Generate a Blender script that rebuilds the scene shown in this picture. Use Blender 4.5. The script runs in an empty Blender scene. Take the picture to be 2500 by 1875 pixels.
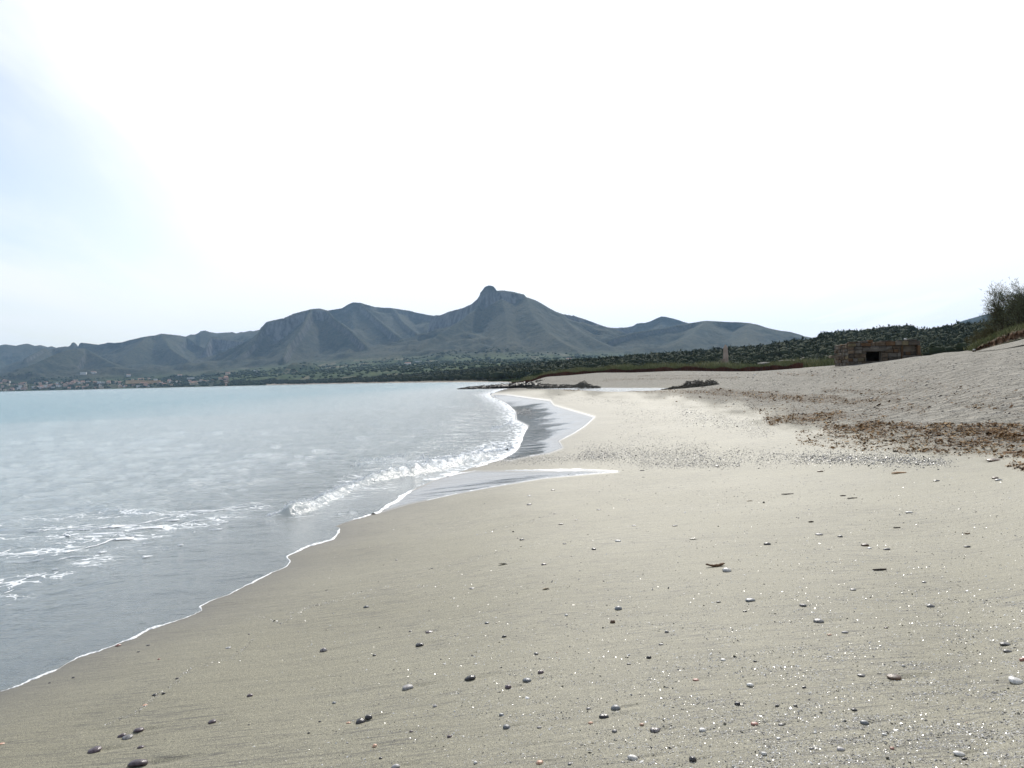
import bpy, math, random
import numpy as np

SC = bpy.context.scene
COL = SC.collection
RS = np.random.RandomState(7)
random.seed(7)

# ------------------------------------------------------------------ camera, light, exposure
F = 2500 * 14 / 17.3            # focal length in pixels of the 2500 px wide photograph
CH = 1.95                       # eye height above the sea
PITCH, ROLL = math.radians(0.371), math.radians(-1.404)
SUN_AZ, SUN_EL = math.radians(9.5), math.radians(39)
SUN_STRENGTH, SKY_STRENGTH = 4.2, 0.14

cam_d = bpy.data.cameras.new("camera")
cam = bpy.data.objects.new("camera", cam_d)
COL.objects.link(cam)
cam_d.sensor_fit = 'HORIZONTAL'; cam_d.sensor_width = 17.3; cam_d.lens = 14
cam_d.clip_start = 0.05; cam_d.clip_end = 60000
cam.location = (0, 0, CH)
from mathutils import Matrix, Vector
RM = Matrix.Rotation(math.radians(90) - PITCH, 3, 'X') @ Matrix.Rotation(ROLL, 3, 'Z')
cam.rotation_euler = RM.to_euler()
SC.camera = cam
RMN = np.array([list(r) for r in RM])

SC.view_settings.view_transform = 'Standard'
SC.view_settings.look = 'None'
SC.view_settings.exposure = 0.0
SC.view_settings.gamma = 1.0
SC.view_settings.use_curve_mapping = False
SC.cycles.max_bounces = 8
SC.cycles.transparent_max_bounces = 16
SC.cycles.volume_bounces = 0
SC.cycles.use_denoising = True
SC.cycles.sample_clamp_indirect = 4
SC.cycles.sample_clamp_direct = 12
SC.cycles.adaptive_threshold = 0.006

world = bpy.data.worlds.new("World"); SC.world = world; world.use_nodes = True
sun_dir = Vector((math.sin(SUN_AZ) * math.cos(SUN_EL), math.cos(SUN_AZ) * math.cos(SUN_EL), math.sin(SUN_EL)))

class NT:
    """small node helper"""
    def __init__(self, tree):
        self.t = tree; tree.nodes.clear()
    def n(self, typ, **kw):
        nd = self.t.nodes.new(typ)
        for k, v in kw.items():
            if k.startswith('i_'):
                nd.inputs[k[2:].replace('_', ' ')].default_value = v
            else:
                setattr(nd, k, v)
        return nd
    def l(self, a, b):
        self.t.links.new(a, b)
    def _in(self, sock, v):
        if hasattr(v, 'is_output') or isinstance(v, bpy.types.NodeSocket): self.l(v, sock)
        elif v is not None: sock.default_value = v
    def math(self, op, a, b=None, c=None, clamp=False):
        nd = self.n('ShaderNodeMath', operation=op, use_clamp=clamp)
        self._in(nd.inputs[0], a); self._in(nd.inputs[1], b); self._in(nd.inputs[2], c)
        return nd.outputs[0]
    def mix(self, f, a, b, blend='MIX'):
        nd = self.n('ShaderNodeMix', data_type='RGBA', blend_type=blend)
        nd.clamp_factor = True
        self._in(nd.inputs[0], f)
        for s, v in ((nd.inputs[6], a), (nd.inputs[7], b)):
            if isinstance(v, tuple): v = (*v[:3], 1)
            self._in(s, v)
        return nd.outputs[2]
    def mixf(self, f, a, b):
        nd = self.n('ShaderNodeMix', data_type='FLOAT')
        self._in(nd.inputs[0], f); self._in(nd.inputs[2], a); self._in(nd.inputs[3], b)
        return nd.outputs[0]
    def ramp(self, f, stops):
        nd = self.n('ShaderNodeMapRange', interpolation_type='SMOOTHSTEP')
        self._in(nd.inputs[0], f)
        nd.inputs[1].default_value, nd.inputs[2].default_value = stops[0], stops[1]
        nd.inputs[3].default_value, nd.inputs[4].default_value = (stops[2], stops[3]) if len(stops) > 2 else (0, 1)
        return nd.outputs[0]
    def noise(self, vec, scale, detail=3, rough=.55, dist=0.0, out=0):
        nd = self.n('ShaderNodeTexNoise')
        if vec is not None: self.l(vec, nd.inputs['Vector'])
        nd.inputs['Scale'].default_value = scale; nd.inputs['Detail'].default_value = detail
        nd.inputs['Roughness'].default_value = rough; nd.inputs['Distortion'].default_value = dist
        return nd.outputs[out]
    def attr(self, name, out='Fac'):
        nd = self.n('ShaderNodeAttribute', attribute_name=name); return nd.outputs[out]
    def mapping(self, vec, scale=(1, 1, 1), rot=(0, 0, 0)):
        nd = self.n('ShaderNodeMapping'); self.l(vec, nd.inputs[0])
        nd.inputs['Scale'].default_value = scale; nd.inputs['Rotation'].default_value = rot
        return nd.outputs[0]
    def bump(self, h, strength, dist, normal=None):
        nd = self.n('ShaderNodeBump'); nd.inputs['Strength'].default_value = strength
        self._in(nd.inputs['Distance'], dist); self.l(h, nd.inputs['Height'])
        if normal is not None: self.l(normal, nd.inputs['Normal'])
        return nd.outputs[0]

# sky: Nishita with a veil of thin high cloud that scatters forward round the sun
w = NT(world.node_tree)
sky = w.n('ShaderNodeTexSky', sky_type='NISHITA', sun_disc=False)
sky.sun_elevation = SUN_EL
sky.sun_rotation = SUN_AZ        # checked: rotation 0 is +Y, growing towards +X
sky.altitude = 0; sky.air_density = 1.0; sky.dust_density = 1.5; sky.ozone_density = 1.0
tc = w.n('ShaderNodeTexCoord').outputs['Generated']
dotn = w.n('ShaderNodeVectorMath', operation='DOT_PRODUCT'); w.l(tc, dotn.inputs[0]); dotn.inputs[1].default_value = tuple(sun_dir)
dot = dotn.outputs['Value']
sep = w.n('ShaderNodeSeparateXYZ'); w.l(tc, sep.inputs[0])
zc = w.math('MAXIMUM', sep.outputs[2], 0.04)
px_ = w.math('DIVIDE', sep.outputs[0], w.math('ADD', zc, 0.12)); py_ = w.math('DIVIDE', sep.outputs[1], w.math('ADD', zc, 0.12))
cmb = w.n('ShaderNodeCombineXYZ'); w.l(px_, cmb.inputs[0]); w.l(py_, cmb.inputs[1])
m1 = w.mapping(cmb.outputs[0], scale=(0.9, 0.28, 1), rot=(0, 0, math.radians(38)))
c1 = w.noise(m1, 1.1, 5, .55, .35)
veil = w.ramp(c1, (0.34, 0.68))
near = w.ramp(dot, (0.66, 0.89))
low = w.ramp(sep.outputs[2], (0.30, 0.02))
cover = w.math('ADD', w.math('MULTIPLY', veil, 0.68), w.math('ADD', w.math('MULTIPLY', near, 0.75), w.math('MULTIPLY', low, 0.35)), clamp=True)
glow = w.math('POWER', w.math('MAXIMUM', dot, 0.0), 6.0)
bright = w.math('MULTIPLY_ADD', glow, 4.3, 7.7)
cw = w.n('ShaderNodeVectorMath', operation='SCALE'); cw.inputs[0].default_value = (0.98, 0.995, 1.02); w.l(bright, cw.inputs[3])
colr = w.mix(cover, sky.outputs[0], cw.outputs[0])
bg = w.n('ShaderNodeBackground'); w.l(colr, bg.inputs[0]); bg.inputs[1].default_value = SKY_STRENGTH
wo = w.n('ShaderNodeOutputWorld'); w.l(bg.outputs[0], wo.inputs[0])

sl = bpy.data.lights.new("sun", 'SUN'); sl.energy = SUN_STRENGTH; sl.angle = math.radians(0.6); sl.color = (1.0, 0.955, 0.89)
sun = bpy.data.objects.new("sun", sl); COL.objects.link(sun)
sun.rotation_euler = (-sun_dir).to_track_quat('-Z', 'Y').to_euler()
sun.location = (0, 0, 60)

# ------------------------------------------------------------------ helpers
def yh(px): return 955.0 - 0.0245 * px
def rays(px, py):
    px = np.asarray(px, float); py = np.asarray(py, float)
    d = np.stack([(px - 1250) / F, -(py - 937.5) / F, -np.ones_like(px)], -1)
    return d @ RMN.T
def at(px, py, r):
    """world point seen at pixel (px, py) at horizontal range r"""
    d = rays(px, py); k = np.asarray(r) / np.hypot(d[..., 0], d[..., 1])
    return d * k[..., None] + np.array([0, 0, CH])
def onplane(px, py, z=0.0):
    d = rays(px, py); t = (z - CH) / d[..., 2]
    return d * t[..., None] + np.array([0, 0, CH])
def project(x, y, z):
    p = np.stack([x, y, np.asarray(z) - CH], -1) @ RMN
    zc = np.minimum(p[..., 2], -1e-4)
    return 1250 + F * p[..., 0] / -zc, 937.5 - F * p[..., 1] / -zc

def hsh(ix, iy, s):
    n = (ix.astype(np.int64) * 374761393 + iy.astype(np.int64) * 668265263 + s * 974634777) & 0xffffffff
    n = ((n ^ (n >> 13)) * 1274126177) & 0xffffffff
    n = ((n ^ (n >> 15)) * 2246822519) & 0xffffffff
    return ((n ^ (n >> 16)) & 0xffffff) / float(0xffffff)
def vn(x, y, s=0):
    ix, iy = np.floor(x), np.floor(y); fx, fy = x - ix, y - iy
    fx = fx * fx * (3 - 2 * fx); fy = fy * fy * (3 - 2 * fy)
    a, b = hsh(ix, iy, s), hsh(ix + 1, iy, s); c, d = hsh(ix, iy + 1, s), hsh(ix + 1, iy + 1, s)
    return (a + (b - a) * fx) * (1 - fy) + (c + (d - c) * fx) * fy
def fbm(x, y, o=4, s=0):
    v, a, t = 0, 1, 0
    for k in range(o):
        v = v + a * (vn(x, y, s + k) * 2 - 1); t += a; a *= .5; x = x * 2.03 + 11.3; y = y * 2.03 - 7.1
    return v / t
def sst(x, a=0.0, b=1.0):
    t = np.clip((x - a) / (b - a), 0, 1); return t * t * (3 - 2 * t)

def seg_dist(x, y, P, extra=None):
    """distance to polyline P (n,2+); returns distance, interpolated extra columns"""
    best = np.full(x.shape, 1e12); out = None
    P = np.asarray(P, float)
    val = np.zeros(x.shape + (P.shape[1] - 2,)) if P.shape[1] > 2 else None
    for i in range(len(P) - 1):
        ax, ay = P[i, :2]; bx, by = P[i + 1, :2]; dx, dy = bx - ax, by - ay
        t = np.clip(((x - ax) * dx + (y - ay) * dy) / max(dx * dx + dy * dy, 1e-12), 0, 1)
        d = (x - ax - t * dx) ** 2 + (y - ay - t * dy) ** 2
        m = d < best
        best = np.where(m, d, best)
        if val is not None:
            v = P[i, 2:] + t[..., None] * (P[i + 1, 2:] - P[i, 2:])
            val[m] = v[m]
    return (np.sqrt(best), val) if val is not None else np.sqrt(best)
def inside(x, y, P):
    r = np.zeros(x.shape, bool); n = len(P)
    for i in range(n):
        x0, y0 = P[i][:2]; x1, y1 = P[(i + 1) % n][:2]
        if y0 == y1: continue
        c = ((y0 > y) != (y1 > y)) & (x < (x1 - x0) * (y - y0) / (y1 - y0) + x0)
        r ^= c
    return r

def tag(o, label=None, cat=None, group=None, kind=None):
    if label: o["label"] = label
    if cat: o["category"] = cat
    if group: o["group"] = group
    if kind: o["kind"] = kind
    return o
def link(name, me, parent=None, mat=None):
    o = bpy.data.objects.new(name, me); COL.objects.link(o)
    if parent is not None: o.parent = parent
    if mat is not None and not me.materials: me.materials.append(mat)
    return o
def empty(name, loc, rz=0.0):
    o = bpy.data.objects.new(name, None); COL.objects.link(o); o.location = loc; o.rotation_euler.z = rz
    o.empty_display_size = .2
    return o
def mesh_np(name, V, Fc, smooth=True, attrs=None, fattrs=None):
    me = bpy.data.meshes.new(name); V = np.asarray(V, np.float32); Fc = np.asarray(Fc, np.int32)
    k = Fc.shape[1]
    me.vertices.add(len(V)); me.vertices.foreach_set('co', V.ravel())
    me.loops.add(Fc.size); me.loops.foreach_set('vertex_index', Fc.ravel())
    me.polygons.add(len(Fc)); me.polygons.foreach_set('loop_start', np.arange(0, Fc.size, k, dtype=np.int32))
    me.polygons.foreach_set('loop_total', np.full(len(Fc), k, np.int32))
    me.polygons.foreach_set('use_smooth', np.full(len(Fc), smooth))
    me.update(calc_edges=True)
    for nm, a in (attrs or {}).items():
        at_ = me.attributes.new(nm, 'FLOAT', 'POINT'); at_.data.foreach_set('value', np.asarray(a, np.float32).ravel())
    for nm, a in (fattrs or {}).items():
        at_ = me.attributes.new(nm, 'FLOAT', 'FACE'); at_.data.foreach_set('value', np.asarray(a, np.float32).ravel())
    return me
def gridfaces(nr, nc):
    i = np.arange(nr - 1)[:, None] * nc + np.arange(nc - 1)[None, :]
    return np.stack([i, i + 1, i + nc + 1, i + nc], -1).reshape(-1, 4)

def mat(name):
    m = bpy.data.materials.new(name); m.use_nodes = True
    t = NT(m.node_tree); o = t.n('ShaderNodeOutputMaterial'); return m, t, o
def principled(t, o, color, rough=.6, spec=.5, normal=None, ior=None):
    p = t.n('ShaderNodeBsdfPrincipled')
    if isinstance(color, tuple): color = (*color[:3], 1)
    t._in(p.inputs['Base Color'], color); t._in(p.inputs['Roughness'], rough); t._in(p.inputs['Specular IOR Level'], spec)
    if normal is not None: t.l(normal, p.inputs['Normal'])
    if ior: p.inputs['IOR'].default_value = ior
    t.l(p.outputs[0], o.inputs[0]); return p
def simple(name, c1, c2, scale=6, rough=.7, bump=.0, bscale=20, spec=.4, rand=0.0, detail=4, vec='Object'):
    m, t, o = mat(name)
    tcn = t.n('ShaderNodeTexCoord').outputs[vec]
    f = t.ramp(t.noise(tcn, scale, detail), (.3, .7))
    c = t.mix(f, c1, c2)
    if rand:
        oi = t.n('ShaderNodeObjectInfo').outputs['Random']
        v = t.math('MULTIPLY_ADD', oi, rand, 1 - rand / 2)
        s = t.n('ShaderNodeVectorMath', operation='SCALE'); t.l(c, s.inputs[0]); t.l(v, s.inputs[3]); c = s.outputs[0]
    nrm = t.bump(t.noise(tcn, bscale, 5, .6), bump, 0.02) if bump else None
    principled(t, o, c, rough, spec, nrm)
    return m

# ------------------------------------------------------------------ shoreline and terrain
SHORE_PX = [(-250, 1800), (0, 1688), (51, 1671), (76, 1659), (141, 1632), (192, 1603), (239, 1590), (289, 1570), (331, 1555),
            (354, 1539), (414, 1520), (470, 1501), (494, 1488), (486, 1481), (521, 1463), (553, 1453), (615, 1422), (669, 1395),
            (699, 1384), (710, 1370), (700, 1358), (750, 1334), (812, 1317), (832, 1291), (820, 1284), (844, 1275), (917, 1252),
            (966, 1224), (1001, 1199), (1060, 1172), (1104, 1159), (1160, 1139), (1218, 1122), (1263, 1098), (1275, 1065), (1289, 1040), (1260, 1026),
            (1258, 1005), (1235, 985), (1205, 970), (1196, 963), (1215, 956), (1231, 951), (1252, 946)]
_s = np.array(SHORE_PX, float)
shore_near = onplane(_s[:, 0], _s[:, 1])[:, :2]
def pol(px, r):
    d = rays(px, yh(px)); k = r / math.hypot(d[0], d[1]); return (d[0] * k, d[1] * k)
COAST = [(1270, 190), (1262, 260), (1240, 480), (1180, 620), (1100, 800), (1000, 1100), (900, 1500), (800, 2000), (700, 2450), (560, 2950), (400, 3450),
         (200, 3900), (0, 4250), (-400, 4700), (-900, 5200)]
shore = [(-60, -400), (-16, -40), (-5.4, 0.0), (-4.2, 2.5)] + [tuple(p) for p in shore_near] + [pol(*c) for c in COAST] + [(-9000, 5500)]
shore = np.array(shore)
sea_poly = np.vstack([shore, [(-14000, 5500), (-14000, -9000), (-60, -9000)]])

# control points of the beach: (px, py, r) or ('z', px, r, z)
CP = [(1250, 1875, None, .30), (1700, 1875, None, .36), (2100, 1875, None, .42), (2500, 1875, None, .48), (900, 1875, None, .24), (100, 1860, None, .09), (300, 1780, None, .11), (500, 1875, None, .16), (500, 1680, None, .13), (650, 1560, None, .12), (800, 1450, None, .11), (950, 1350, None, .12), (1080, 1290, None, .13), (-250, 1900, None, .05),
      (1250, 1600, None, .34), (1700, 1600, None, .42), (2200, 1600, None, .48), (2500, 1600, None, .52),
      (1250, 1400, None, .33), (1600, 1400, None, .42), (2000, 1400, None, .48), (2500, 1400, None, .55), (1100, 1400, None, .24),
      (1300, 1250, None, .24), (1600, 1250, None, .36), (2000, 1250, None, .47), (2500, 1250, None, .62),
      (1500, 1160, None, .14), (1700, 1170, None, .26), (1600, 1130, None, .22), (1800, 1120, None, .34), (2100, 1120, None, .48), (2500, 1120, None, .68),
      (1350, 1120, None, .17), (1450, 1080, None, .18), (1600, 1050, None, .32), (1850, 1050, None, .50), (2200, 1050, None, .70), (2500, 1040, None, .86),
      (1480, 1020, None, .12), (1600, 990, None, .34), (1800, 990, None, .58), (2000, 980, None, .80), (2250, 980, None, 1.05), (2500, 970, None, 1.25),
      (1400, 985, None, .14), (1500, 965, None, .26), (1400, 962, None, .16), (1300, 955, None, .10), (1700, 960, None, .52), (1850, 950, None, .85), (2050, 930, None, 1.30), (2300, 920, None, 1.45),
      (2500, 905, None, 1.82)]
cps = []
for px, py, _, z in CP:
    p = onplane(float(px), float(py), z); cps.append((p[0], p[1], z))
def cz(px, py, r):
    p = at(float(px), float(py), float(r)); cps.append(tuple(p))
for a in [(2500, 848, 38), (2420, 858, 42), (2300, 871, 50), (2248, 874, 58), (2200, 877, 64), (2150, 884, 68), (2072, 893, 69), (2040, 897, 70), (1940, 905, 85), (1860, 909, 120),
          (2700, 825, 40), (2700, 900, 28), (2900, 900, 22), (2700, 1100, 12),
          (1318, 922, 215), (1440, 914, 190), (1540, 913, 180), (1643, 908, 172), (1760, 909, 160), (1847, 908, 150)]: cz(*a)
def cr(px, r, z):
    p = pol(px, r); cps.append((p[0], p[1], z))
for a in [(1350, 158, -.12), (1400, 150, -.15), (1470, 135, -.15), (1530, 125, -.2), (1600, 120, -.2), (1660, 116, -.12), (1380, 112, .17), (1550, 94, .20), (1640, 95, .30), (1720, 108, .6), (1760, 100, .75),
          (1340, 130, .14), (1300, 140, .12), (1560, 150, .75), (1460, 165, .8), (1400, 180, .9), (1340, 185, .4), (1300, 190, .35), (1650, 140, .8),
          (1300, 260, 1.3), (1500, 260, 3.0), (1800, 240, 3.2), (2100, 200, 3.6), (2100, 100, 2.4), (2300, 100, 2.9), (2500, 60, 3.6), (2600, 80, 4.2), (2500, 150, 5),
          (2500, 2.0, .42), (1250, 2.0, .25), (400, 2.0, .16), (-200, 2.2, .05), (-1200, 2.0, .10)]: cr(*a)
cps = np.array(cps)
def tpc(x, y):
    r = np.maximum(np.hypot(x, y), 1.2); th = np.arctan2(x, np.maximum(y, .3 * np.abs(x)))
    return th * F / 500.0, np.log(r) * 1.35
cu, cv = tpc(cps[:, 0], cps[:, 1])
def tpsk(d2): return np.where(d2 > 1e-12, .5 * d2 * np.log(np.maximum(d2, 1e-12)), 0)
_n = len(cu)
_A = np.zeros((_n + 3, _n + 3)); _A[:_n, :_n] = tpsk((cu[:, None] - cu) ** 2 + (cv[:, None] - cv) ** 2) + np.eye(_n) * .002
_A[:_n, _n] = 1; _A[:_n, _n + 1] = cu; _A[:_n, _n + 2] = cv; _A[_n:, :_n] = _A[:_n, _n:].T
_w = np.linalg.solve(_A, np.concatenate([cps[:, 2], [0, 0, 0]]))
def tps(x, y):
    u, v = tpc(x, y); z = _w[_n] + _w[_n + 1] * u + _w[_n + 2] * v
    for i in range(_n): z = z + _w[i] * tpsk((u - cu[i]) ** 2 + (v - cv[i]) ** 2)
    return z

# forest crest seen from the beach: px -> range, y of the tree tops
FC = np.array([(-200, 4700, 955), (500, 3300, 935), (651, 2750, 921), (773, 2250, 913), (900, 1750, 909), (1044, 1350, 903), (1207, 1050, 893), (1370, 930, 881), (1491, 880, 875), (1600, 820, 868),
               (1700, 770, 860), (1850, 710, 847), (1940, 690, 833), (1980, 680, 831), (2000, 676, 828), (2015, 672, 820), (2040, 668, 813), (2080, 665, 809), (2120, 660, 807), (2160, 655, 801), (2190, 655, 798), (2215, 650, 799), (2240, 650, 806),
               (2270, 645, 803), (2310, 640, 799), (2340, 640, 793), (2440, 620, 785), (2600, 600, 775), (3200, 600, 800), (5000, 600, 860)], float)
COASTR = np.array([(c[0], c[1]) for c in COAST[::-1]], float)
def pxaz(x, y):
    th = np.arctan2(x, np.maximum(y, 1e-3)); return 1250 + F * np.tan(np.clip(th, -1.25, 1.25))
def tree_h(r): return 2.0 + 5.0 * sst(r, 220, 650)
def forest_ground(x, y, r):
    px = pxaz(x, y); rc = np.interp(px, FC[:, 0], FC[:, 1]); ty = np.interp(px, FC[:, 0], FC[:, 2])
    zt = CH + (yh(px) - ty) / F * rc * np.cos(np.arctan((px - 1250) / F)) ** 1 - 7.4
    r0 = np.where(px < 1235, np.interp(px, COASTR[:, 0], COASTR[:, 1]), 200.0)
    zb = np.where(px < 1235, 0.5, 2.6)
    t = np.clip((r - r0) / np.maximum(rc - r0, 60), 0, 1)
    return zb + (np.maximum(zt, 2) - zb) * (t ** 1.05), rc, zt, r0
def plain(x, y, r):
    px = pxaz(x, y); g, rc, zt, r0 = forest_ground(x, y, r)
    past = np.maximum(r - rc, 0)
    top = np.maximum(zt, 2)
    # beyond the wood the ground dips behind it, then climbs to the mountain foot
    far = np.interp(px, [-400, 0, 500, 800, 1100, 1300, 1600, 2000, 2600], [.020, .022, .028, .030, .031, .026, .02, .012, .012])
    z = np.where(past > 0, top - .5 * np.minimum(past, 300) * np.clip((px - 1900) / 300, 0, 1) * .05 + far * past, g)
    return z

# ridgelines: points (px, py, range), steepness, cliff height
RL = []
def ridge(pts, k=.62, cliff=0.0, rough=1.0):
    pts = np.array(pts, float); P = at(pts[:, 0], pts[:, 1], pts[:, 2])
    L = np.concatenate([[0], np.cumsum(np.hypot(*(np.diff(P[:, :2], axis=0).T)))])
    RL.append((np.column_stack([P, L]), k, cliff, rough))
ridge([(-500, 838, 8600), (-200, 846, 8600), (0, 841, 8500), (70, 839, 8400), (115, 844, 8300), (200, 852, 8000), (300, 850, 7900)], .5)
ridge([(60, 875, 6600), (115, 846, 7000), (140, 838, 7000), (160, 835, 7000), (200, 836, 6900), (240, 841, 6900), (262, 836, 6800), (280, 837, 6800), (300, 835, 6700), (320, 829, 6700), (345, 823, 6600)], .55, 20)
ridge([(20, 915, 5300), (90, 885, 5500), (150, 858, 5700), (185, 850, 5800), (205, 850, 5900), (235, 865, 5800), (270, 885, 5500), (330, 912, 5200)], .6)
ridge([(345, 823, 6600), (362, 820, 6500), (375, 819, 6500), (395, 814, 6600), (425, 817, 6700), (455, 821, 6900), (480, 838, 6700), (500, 850, 6500)], .6, 20)
ridge([(362, 820, 6500), (330, 845, 6200), (295, 878, 5900)], .75)
ridge([(395, 816, 6550), (415, 850, 6100), (470, 885, 5700), (500, 900, 5300)], .75)
ridge([(455, 821, 7400), (475, 813, 7500), (494, 805, 7500), (510, 809, 7400), (530, 812, 7400), (565, 810, 7400), (573, 813, 7300), (600, 808, 7200), (633, 805, 7100), (680, 800, 7000)], .4)
ridge([(500, 850, 6300), (515, 822, 6500), (540, 826, 6500), (590, 832, 6300), (625, 838, 6100)], .6, 70)
ridge([(640, 812, 5500), (641, 796, 5450), (650, 785, 5450), (690, 776, 5450), (715, 766, 5500), (760, 754, 5500), (782, 753, 5500), (800, 758, 5500)], .85, 110)
ridge([(641, 796, 5450), (622, 830, 5300), (600, 855, 5200), (560, 885, 5000), (520, 903, 4800)], .8, 20)
ridge([(800, 758, 5500), (815, 775, 5350), (850, 800, 5100), (880, 828, 4850), (905, 852, 4600), (930, 870, 4400)], .75, 30)
ridge([(760, 754, 5500), (735, 800, 5150), (705, 840, 4900), (690, 872, 4600)], .9, 30)
ridge([(800, 758, 6200), (835, 752, 6200), (850, 743, 6200), (862, 738, 6200), (880, 739, 6200), (900, 745, 6200), (915, 749, 6300), (960, 752, 6400), (1000, 758, 6500), (1040, 767, 6300), (1057, 770, 6100)], .6, 30)
ridge([(880, 739, 6200), (925, 780, 5700), (960, 810, 5300), (1000, 836, 4950)], .7, 30)
ridge([(960, 752, 6400), (985, 785, 5900), (1015, 810, 5500)], .65, 20)
ridge([(1057, 770, 5600), (1075, 768, 5500), (1100, 759, 5400), (1130, 751, 5300), (1150, 742, 5200), (1168, 728, 5100), (1173, 720, 5060)], .8, 90)
ridge([(1173, 712, 5030), (1175, 705, 5010), (1181, 701, 5000), (1185, 697.5, 5000), (1194, 695, 5000), (1203, 696.5, 5000), (1208, 700, 5000), (1211, 706, 5000), (1214, 709, 5000)], 3.4, 110)
ridge([(1170, 726, 5050), (1190, 720, 5030), (1214, 709, 5000), (1230, 708.5, 5000), (1255, 712, 5000), (1280, 719, 5000), (1284, 725, 5000), (1305, 731, 5050), (1330, 745, 5100), (1350, 757, 5100), (1370, 765, 5150), (1400, 770, 5200), (1425, 778, 5300), (1450, 787, 5300), (1475, 797, 5400), (1500, 800, 5500), (1530, 799, 5600)], .75, 80)
ridge([(1225, 730, 4900), (1234, 757, 4760), (1238, 790, 4500), (1240, 825, 4200), (1236, 850, 4000)], .62, 0)
ridge([(1172, 745, 5000), (1120, 785, 4700), (1060, 822, 4400), (1010, 850, 4150)], .8, 0)
ridge([(1285, 727, 4980), (1300, 770, 4600), (1330, 805, 4300), (1370, 835, 4000), (1400, 850, 3850)], .5, 0)
ridge([(1350, 757, 5080), (1400, 800, 4700), (1450, 828, 4350), (1490, 846, 4100)], .5, 0)
ridge([(1500, 800, 6200), (1530, 799, 6300), (1545, 796, 6300), (1555, 790, 6300), (1565, 788, 6300), (1575, 788, 6300), (1590, 783, 6300), (1605, 776, 6300), (1615, 772.5, 6300), (1625, 773.5, 6300), (1645, 778, 6300), (1665, 784, 6300), (1700, 792, 6200)], .55, 30)
ridge([(1480, 830, 4500), (1540, 812, 4700), (1620, 800, 4900), (1665, 791, 5000), (1705, 785, 5100), (1725, 783, 5100), (1760, 785, 5100), (1800, 786, 5100), (1830, 788, 5100), (1850, 792, 5100), (1870, 799, 5100), (1900, 806, 5100), (1930, 810, 5100), (1955, 817, 5100), (1970, 823, 5100), (1990, 833, 5100), (2050, 850, 5200)], .5, 25)
ridge([(1725, 783, 5100), (1690, 815, 4600), (1660, 835, 4200)], .4, 0)
ridge([(1830, 788, 5100), (1820, 822, 4500), (1830, 842, 4100)], .4, 0)
ridge([(2240, 835, 5600), (2315, 801, 5600), (2330, 792, 5600), (2350, 783, 5600), (2380, 774, 5600), (2410, 766, 5600), (2450, 761, 5600), (2520, 757, 5600), (2700, 750, 5600), (3000, 790, 5600)], .5, 20)

def hills(x, y, r):
    base = plain(x, y, r)
    z = base.copy(); near = np.full(x.shape, 1e9)
    wx = fbm(x / 420, y / 420, 3, 5) ; wy = fbm(x / 420, y / 420, 3, 9)
    rockm = np.zeros(x.shape)
    for P, k, cliff, rough in RL:
        bb = 2600
        lo = P[:, :2].min(0) - bb; hi = P[:, :2].max(0) + bb
        m = (x > lo[0]) & (x < hi[0]) & (y > lo[1]) & (y < hi[1]) & (r > 2500)
        if not m.any(): continue
        X, Y = x[m], y[m]
        d, v = seg_dist(X, Y, P); zc_, al = v[:, 0], v[:, 1]
        dd = d * (1 + .35 * wx[m])
        b = base[m]; hgt = np.maximum(zc_ - b, 5)
        # gullies run down the slope
        g1 = 1 - np.abs(vn(al / 230 + wy[m] * 2.2, d / 1500, 31) * 2 - 1); g2 = 1 - np.abs(vn(al / 85 + wx[m] * 2.4, d / 600, 33) * 2 - 1)
        g = (g1 ** 2 * .65 + g2 ** 2 * .3) * hgt * .13 * sst(d, 15, .9 * hgt) * rough
        cl = cliff * (.75 + .5 * vn(al / 120, X * 0, 21)) * sst(dd, 8, 8 + cliff * .45)
        zz = b + (hgt - np.minimum(cl, hgt * .6)) * np.exp(-k * dd / hgt) - g * .8
        cur = z[m]
        s = 14.0
        hi2 = np.maximum(cur, zz)
        z[m] = hi2
        rockm[m] = np.where(zz >= cur, (cliff > 40) * sst(dd, 2, 15) * (1 - sst(dd, cliff * .5, cliff * .8 + 12)) , rockm[m])
        near[m] = np.minimum(near[m], d)
    fine = ((1 - np.abs(fbm(x / 230, y / 230, 5, 71))) ** 3 * 34 - 19) * (.06 + .94 * sst(near, 0, 200)) * sst(z - base, 4, 60)
    fine += fbm(x / 45, y / 45, 3, 75) * 6 * (.25 + .75 * sst(near, 0, 80)) * sst(z - base, 4, 60)
    return z + fine, rockm

def terrain(x, y, micro=True):
    r = np.hypot(x, y)
    d = seg_dist(x, y, shore); sgn = np.where(inside(x, y, sea_poly), -1.0, 1.0); s = d * sgn
    tz = np.zeros(x.shape); nearm = r < 420
    tz[nearm] = tps(x[nearm], y[nearm])
    fz = np.zeros(x.shape); farm = r > 230; rock = np.zeros(x.shape)
    if farm.any(): fz[farm], rock[farm] = hills(x[farm], y[farm], r[farm])
    wb = sst(r, 240, 400)
    T = tz * (1 - wb) + fz * wb
    slope = np.where(r < 30, .07, .05)
    L = np.interp(r, [0, 4, 60, 300, 700], [.8, .9, 8, 8, 150])
    w_ = sst(s, 0, 1) * 0 + sst(s / L, 0, 1)
    sh = np.clip(slope * s, -6, 6)
    z = np.where(s > 0, sh * (1 - w_) + T * w_, np.where(r < 60, np.maximum(s * .045, -3), np.maximum(s * .06, -5)))
    # behind the camera: plain beach
    back = y < 0.3 * np.abs(x) 
    return z, s, rock

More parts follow.
